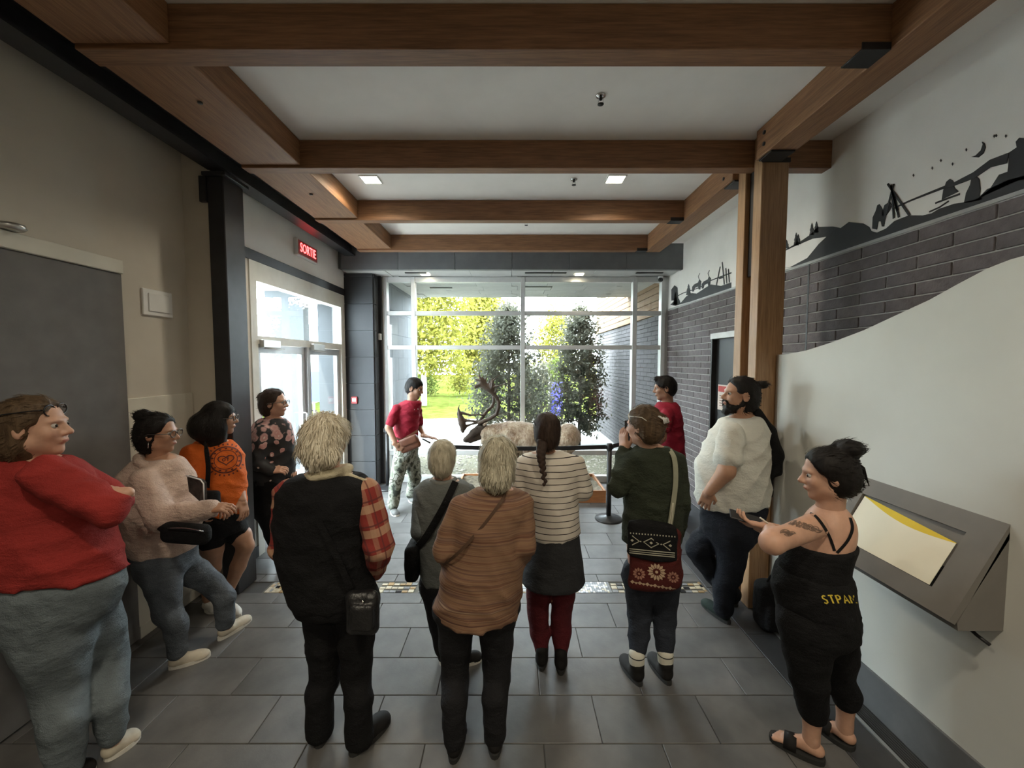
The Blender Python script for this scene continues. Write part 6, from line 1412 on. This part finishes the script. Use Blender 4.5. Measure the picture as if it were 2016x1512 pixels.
for i in range(16):
    cx_, cy_ = -.05+.125*((i*0.618) % 1), -.026+.058*((i*0.382+.2) % 1); a0 = i*1.9; e = np.array([math.cos(a0), math.sin(a0)]); n_ = np.array([-e[1], e[0]]); c2 = np.array([cx_, cy_])
    mid = [c2-e*.016, c2-e*.006+n_*.006, c2+e*.006+n_*.005, c2+e*.017+n_*.002, c2+e*.006-n_*.002, c2-e*.006-n_*.003]; pol.append(mid)
    pol += stroke2([c2+np.array([.014*math.cos(a0+j*.5), .012*math.sin(a0+j*.5)]) for j in range(8)], .0035)
project('tattoo', to3(pol, at(1572, 1040, 1.55), along(1572, 1040)[1]+np.array([0, 0, .3]), (-.2, .1, .95)), f.body, TAT, f.o, along(1572, 1040)[0])
w_ = A[0][2][0]; ph = box('phone', -.037, .037, -.078, .078, 0, .009, M['black'], None, .003); ph.location = (w_[0]-.085, w_[1]+.04, w_[2]+.028); ph.rotation_euler = (R(12), R(-14), R(68)); tag(ph, 'black phone in the hands of the woman with the bun', 'phone')
tube('stylus', [w_+np.array([-.055, -.01, .055]), w_+np.array([-.005, -.02, .018])], .004, PLASW, None, 6); tag(bpy.data.objects['stylus'], 'pale pen lying across the phone of the woman with the bun', 'pen')
bk = empty('black_backpack', (1.87, 2.86, 0), 'black backpack on the floor against the front wooden post', 'bag')
b = Blob().box((1.87, 2.86, .18), (.10, .09, .175), None, .06); b.box((1.86, 2.77, .13), (.075, .03, .09), None, .03); v, q = b.build(.012, fold(.004)); mesh_obj('sack', v, q, BLACKC, bk, None, True)
tube('handle', spline([(1.84, 2.86, .35), (1.87, 2.86, .395), (1.90, 2.86, .35)], 10), .008, BLACKC, bk)

# ================================================================== MOUNTED CARIBOU
Yc = 5.92; cb_ = empty('caribou', (0.35, Yc, PZ-0.03), 'mounted caribou with large dark antlers and pale fur on a plinth', 'caribou')
def fur_mat():
    m, nt, bs = _nt('caribou_fur'); v = coords(nt); s = sepxyz(nt, v); f = noise(nt, v, 6, 5, .65); g = noise(nt, coords(nt, (40, 60, 14)), 1.0, 4)
    c = ramp(nt, f, [(.30, (.16, .085, .045)), (.46, (.34, .23, .14)), (.60, (.56, .46, .33)), (.75, (.66, .59, .47))])
    c = mixc(nt, .35, c, ramp(nt, g, [(.35, (.18, .11, .07)), (.65, (.70, .63, .52))]))
    nt.links.new(c, bs.inputs['Base Color']); bs.inputs['Roughness'].default_value = .95; bs.inputs['Sheen Weight'].default_value = .3; bump(nt, bs, g, .8, .02); return m
FUR = fur_mat(); FACE = plain('caribou_face', (0.052, 0.036, 0.026), .85, .3, 20, .5, 90); ANT = plain('antler', (0.060, 0.038, 0.024), .55, .3, 18, .3, 70); LEG = plain('caribou_leg', (0.085, 0.055, 0.038), .9, .3, 20, .4, 80)
def C(u, v, dy=0.0): return at(u, v, Yc+dy)
b = Blob()
# trunk: chest, barrel, loin, rump
for (u, v, r, fl_) in ((1005, 868, (.20, .20, .24), 0), (1040, 866, (.24, .225, .25), 0), (1078, 868, (.24, .22, .235), 0), (1108, 866, (.20, .20, .225), 0), (1124, 860, (.125, .175, .19), 0)): b.ell(C(u, v), r, None, .08)
b.ell(C(1020, 846), (.15, .13, .12), None, .08)
# neck with mane hanging below
b.cone(C(1000, 852), C(958, 850), .165, .105, .06); b.cone(C(990, 876), C(958, 868), .13, .085, .06)
# haunches and shoulders
for u, dy in ((1116, -.10), (1108, .10)): b.cone(C(u, 868, dy), C(u-6, 892, dy), .155, .085, .05)
for u, dy in ((1012, -.11), (1004, .11)): b.cone(C(u, 872, dy), C(u, 895, dy), .12, .06, .05)
# tail
b.cone(C(1136, 852), C(1141, 866), .035, .03, .03)
v, q = b.build(.014, lambda X, Y, Z: .006*np.sin(60*X+8*np.sin(20*Z))*np.sin(50*Z+6*np.sin(30*X)+20*Y), 1)
def leg(pts, rad, k=.03): return Blob().chain(pts, rad, k).build(.010, None, 1)
P0 = PZ-.035; parts = [(v, q, 0)]
g = lambda x, dy, z: np.array([x, Yc+dy, z])
xf, xh = C(1008, 850)[0], C(1118, 850)[0]
for x0, dy, fr in ((xf+.05, -.12, 1), (xf-.10, .12, 1), (xh+.02, -.12, 0), (xh-.10, .12, 0)):
    if fr: lp = [g(x0, dy, .78), g(x0, dy, .62), g(x0-.02, dy, .44), g(x0, dy, .22+P0*.3), g(x0-.03, dy, P0+.05)]; rr = [.055, .055, .042, .030, .034]
    else: lp = [g(x0-.02, dy, .84), g(x0-.10, dy, .66), g(x0+.09, dy, .46), g(x0+.06, dy, .24), g(x0+.03, dy, P0+.05)]; rr = [.06, .07, .046, .032, .034]
    a, c = leg(lp, rr); parts.append((a, c, 1)); hf = Blob().cone(lp[-1]+np.array([-.01, 0, -.01]), lp[-1]+np.array([-.05, 0, -.03]), .036, .030).build(.008, None, 1); parts.append((hf[0], hf[1], 2))
# head: muzzle down to the left
h_ = Blob(); h_.cone(C(950, 842), C(934, 853), .082, .066, .03); h_.cone(C(934, 853), C(919, 865), .062, .044, .03); h_.ell(C(917, 866), (.040, .042, .036), None, .02); h_.cone(C(948, 858), C(926, 868), .05, .034, .03)
a, c = h_.build(.008, None, 1); parts.append((a, c, 2))
for dy in (-.075, .075):
    e = Blob().cone(C(953, 836, dy), C(960, 832, dy*1.9), .022, .008, .01).build(.007, None, 1); parts.append((e[0], e[1], 0))
    e = Blob().ell(C(938, 843, dy*.88), .013).build(.005, None, 1); parts.append((e[0], e[1], 2))
V, Q, mi = merge(parts); mesh_obj('body', V, Q, [FUR, LEG, FACE], cb_, None, True, mi)
mesh_obj('muzzle_band', *Blob().ell(C(914.5, 867), (.022, .036, .026)).build(.006, None, 1), plain('nose_grey', (.10, .085, .075), .8), cb_, None, True)
def T(p, dy): return C(p[0], p[1], dy)
def antler(name, beam, tines, palms, dys):
    b = Blob(); n = len(beam)
    for i in range(n-1): b.cone(T(beam[i][:2], dys[i]), T(beam[i+1][:2], dys[i+1]), beam[i][2]*1.2, beam[i+1][2]*1.2, .012)
    for (u, v_, dy, ra, rb, an) in palms or (): b.ell(T((u, v_), dy), (ra, .016, rb), np.array(Matrix.Rotation(R(an), 3, 'Y')), .012)
    for tn in tines:
        for i in range(len(tn)-1): b.cone(T(tn[i][:2], tn[i][3]), T(tn[i+1][:2], tn[i+1][3]), tn[i][2], tn[i+1][2], .008)
    v, q = b.build(.006, None, 1); return mesh_obj(name, v, q, ANT, cb_, None, True)
D1, D2 = -.07, .08
antler('antler', [(944, 833, .026), (953, 829, .024), (965, 824, .023), (977, 816, .022), (981.5, 803, .021), (982, 792, .021), (978, 783, .022), (972, 775, .026), (964, 768, .028), (955, 762, .026), (946, 756, .020)],
       [[(946, 756, .020, -.13), (936, 760, .014, -.13), (932, 757, .004, -.13)], [(944, 760, .016, -.13), (936, 764, .010, -.13), (931, 763, .004, -.13)], [(950, 757, .022, -.13), (947, 748, .020, -.14), (944, 741, .012, -.14), (943.5, 732, .003, -.14)], [(946, 748, .016, -.14), (938, 748, .010, -.14), (933.5, 746, .003, -.14)], [(945, 744, .012, -.14), (940, 739, .004, -.14)],
        [(951, 752, .018, -.13), (951, 744, .010, -.13), (950, 737, .003, -.13)], [(955, 755, .018, -.13), (957, 745, .010, -.13), (960, 732, .003, -.13)], [(966, 766, .018, -.14), (966, 754, .013, -.14), (970, 741, .004, -.14)], [(968, 764, .018, -.15), (970, 750, .012, -.16), (977, 743, .009, -.16), (987, 736, .003, -.16)], [(972, 762, .014, -.15), (984, 759, .009, -.17), (993, 757, .008, -.18), (997.5, 751, .003, -.18)], [(974, 775, .016, -.13), (977, 768, .012, -.14), (979, 763, .006, -.14)], [(978, 815, .014, -.11), (986, 815, .008, -.12), (991.5, 811, .003, -.12)]],
       [(958, 761, -.13, .105, .050, 38), (949, 751, -.135, .055, .045, 70), (968, 762, -.14, .05, .075, 10)], [D1, D1-.01, -.09, -.11, -.12, -.12, -.12, -.12, -.13, -.13, -.13])
antler('antler', [(946, 828, .024), (952, 818, .022), (960, 808, .020), (968, 801, .020), (971.5, 793, .018), (972, 783, .018), (971, 776, .018), (962, 766, .022), (955, 757, .018)],
       [[(955, 757, .018, .16), (950, 748, .010, .16), (948, 741, .004, .16)], [(962, 766, .018, .16), (962, 756, .010, .16), (964, 748, .004, .16)], [(969, 800, .012, .13), (976, 802, .004, .14)], [(958, 762, .016, .16), (948, 764, .010, .16), (942, 761, .004, .16)]], [(958, 762, .16, .075, .04, 40)], [D2, .09, .11, .12, .13, .14, .15, .16, .16])
def palmate(outline, dy, th, stem):
    """flat shovel of antler, thick in the middle"""
    b = Blob()
    for i in range(len(outline)-1):
        (u0, v0, r0), (u1, v1, r1) = outline[i], outline[i+1]; b.cone(T((u0, v0), dy), T((u1, v1), dy), r0, r1, .01)
    for s in stem:
        for i in range(len(s)-1): b.cone(T(s[i][:2], s[i][3]), T(s[i+1][:2], s[i+1][3]), s[i][2], s[i+1][2], .01)
    v, q = b.build(.006, None, 1); v[:, 1] = (Yc+dy)+(v[:, 1]-(Yc+dy))*1.0
    return mesh_obj('brow_shovel', v, q, ANT, cb_, None, True)
palmate([(905, 796, .004), (902.5, 804, .010), (904, 814, .032), (907, 824, .046), (910, 834, .052), (912, 842, .044), (911, 849, .024), (907, 847, .008)], -.03, .02,
        [[(905, 812, .022, -.03), (914, 814, .020, -.03), (925, 817, .014, -.03), (946, 816.5, .011, .02), (953, 818, .014, .08)], [(907, 824, .034, -.03), (918, 828, .020, -.04), (932, 829, .015, -.06), (946, 831, .018, -.07)], [(911, 844, .028, -.03), (920, 838, .018, -.03), (932, 834, .014, -.05), (945, 832, .016, -.07)]])
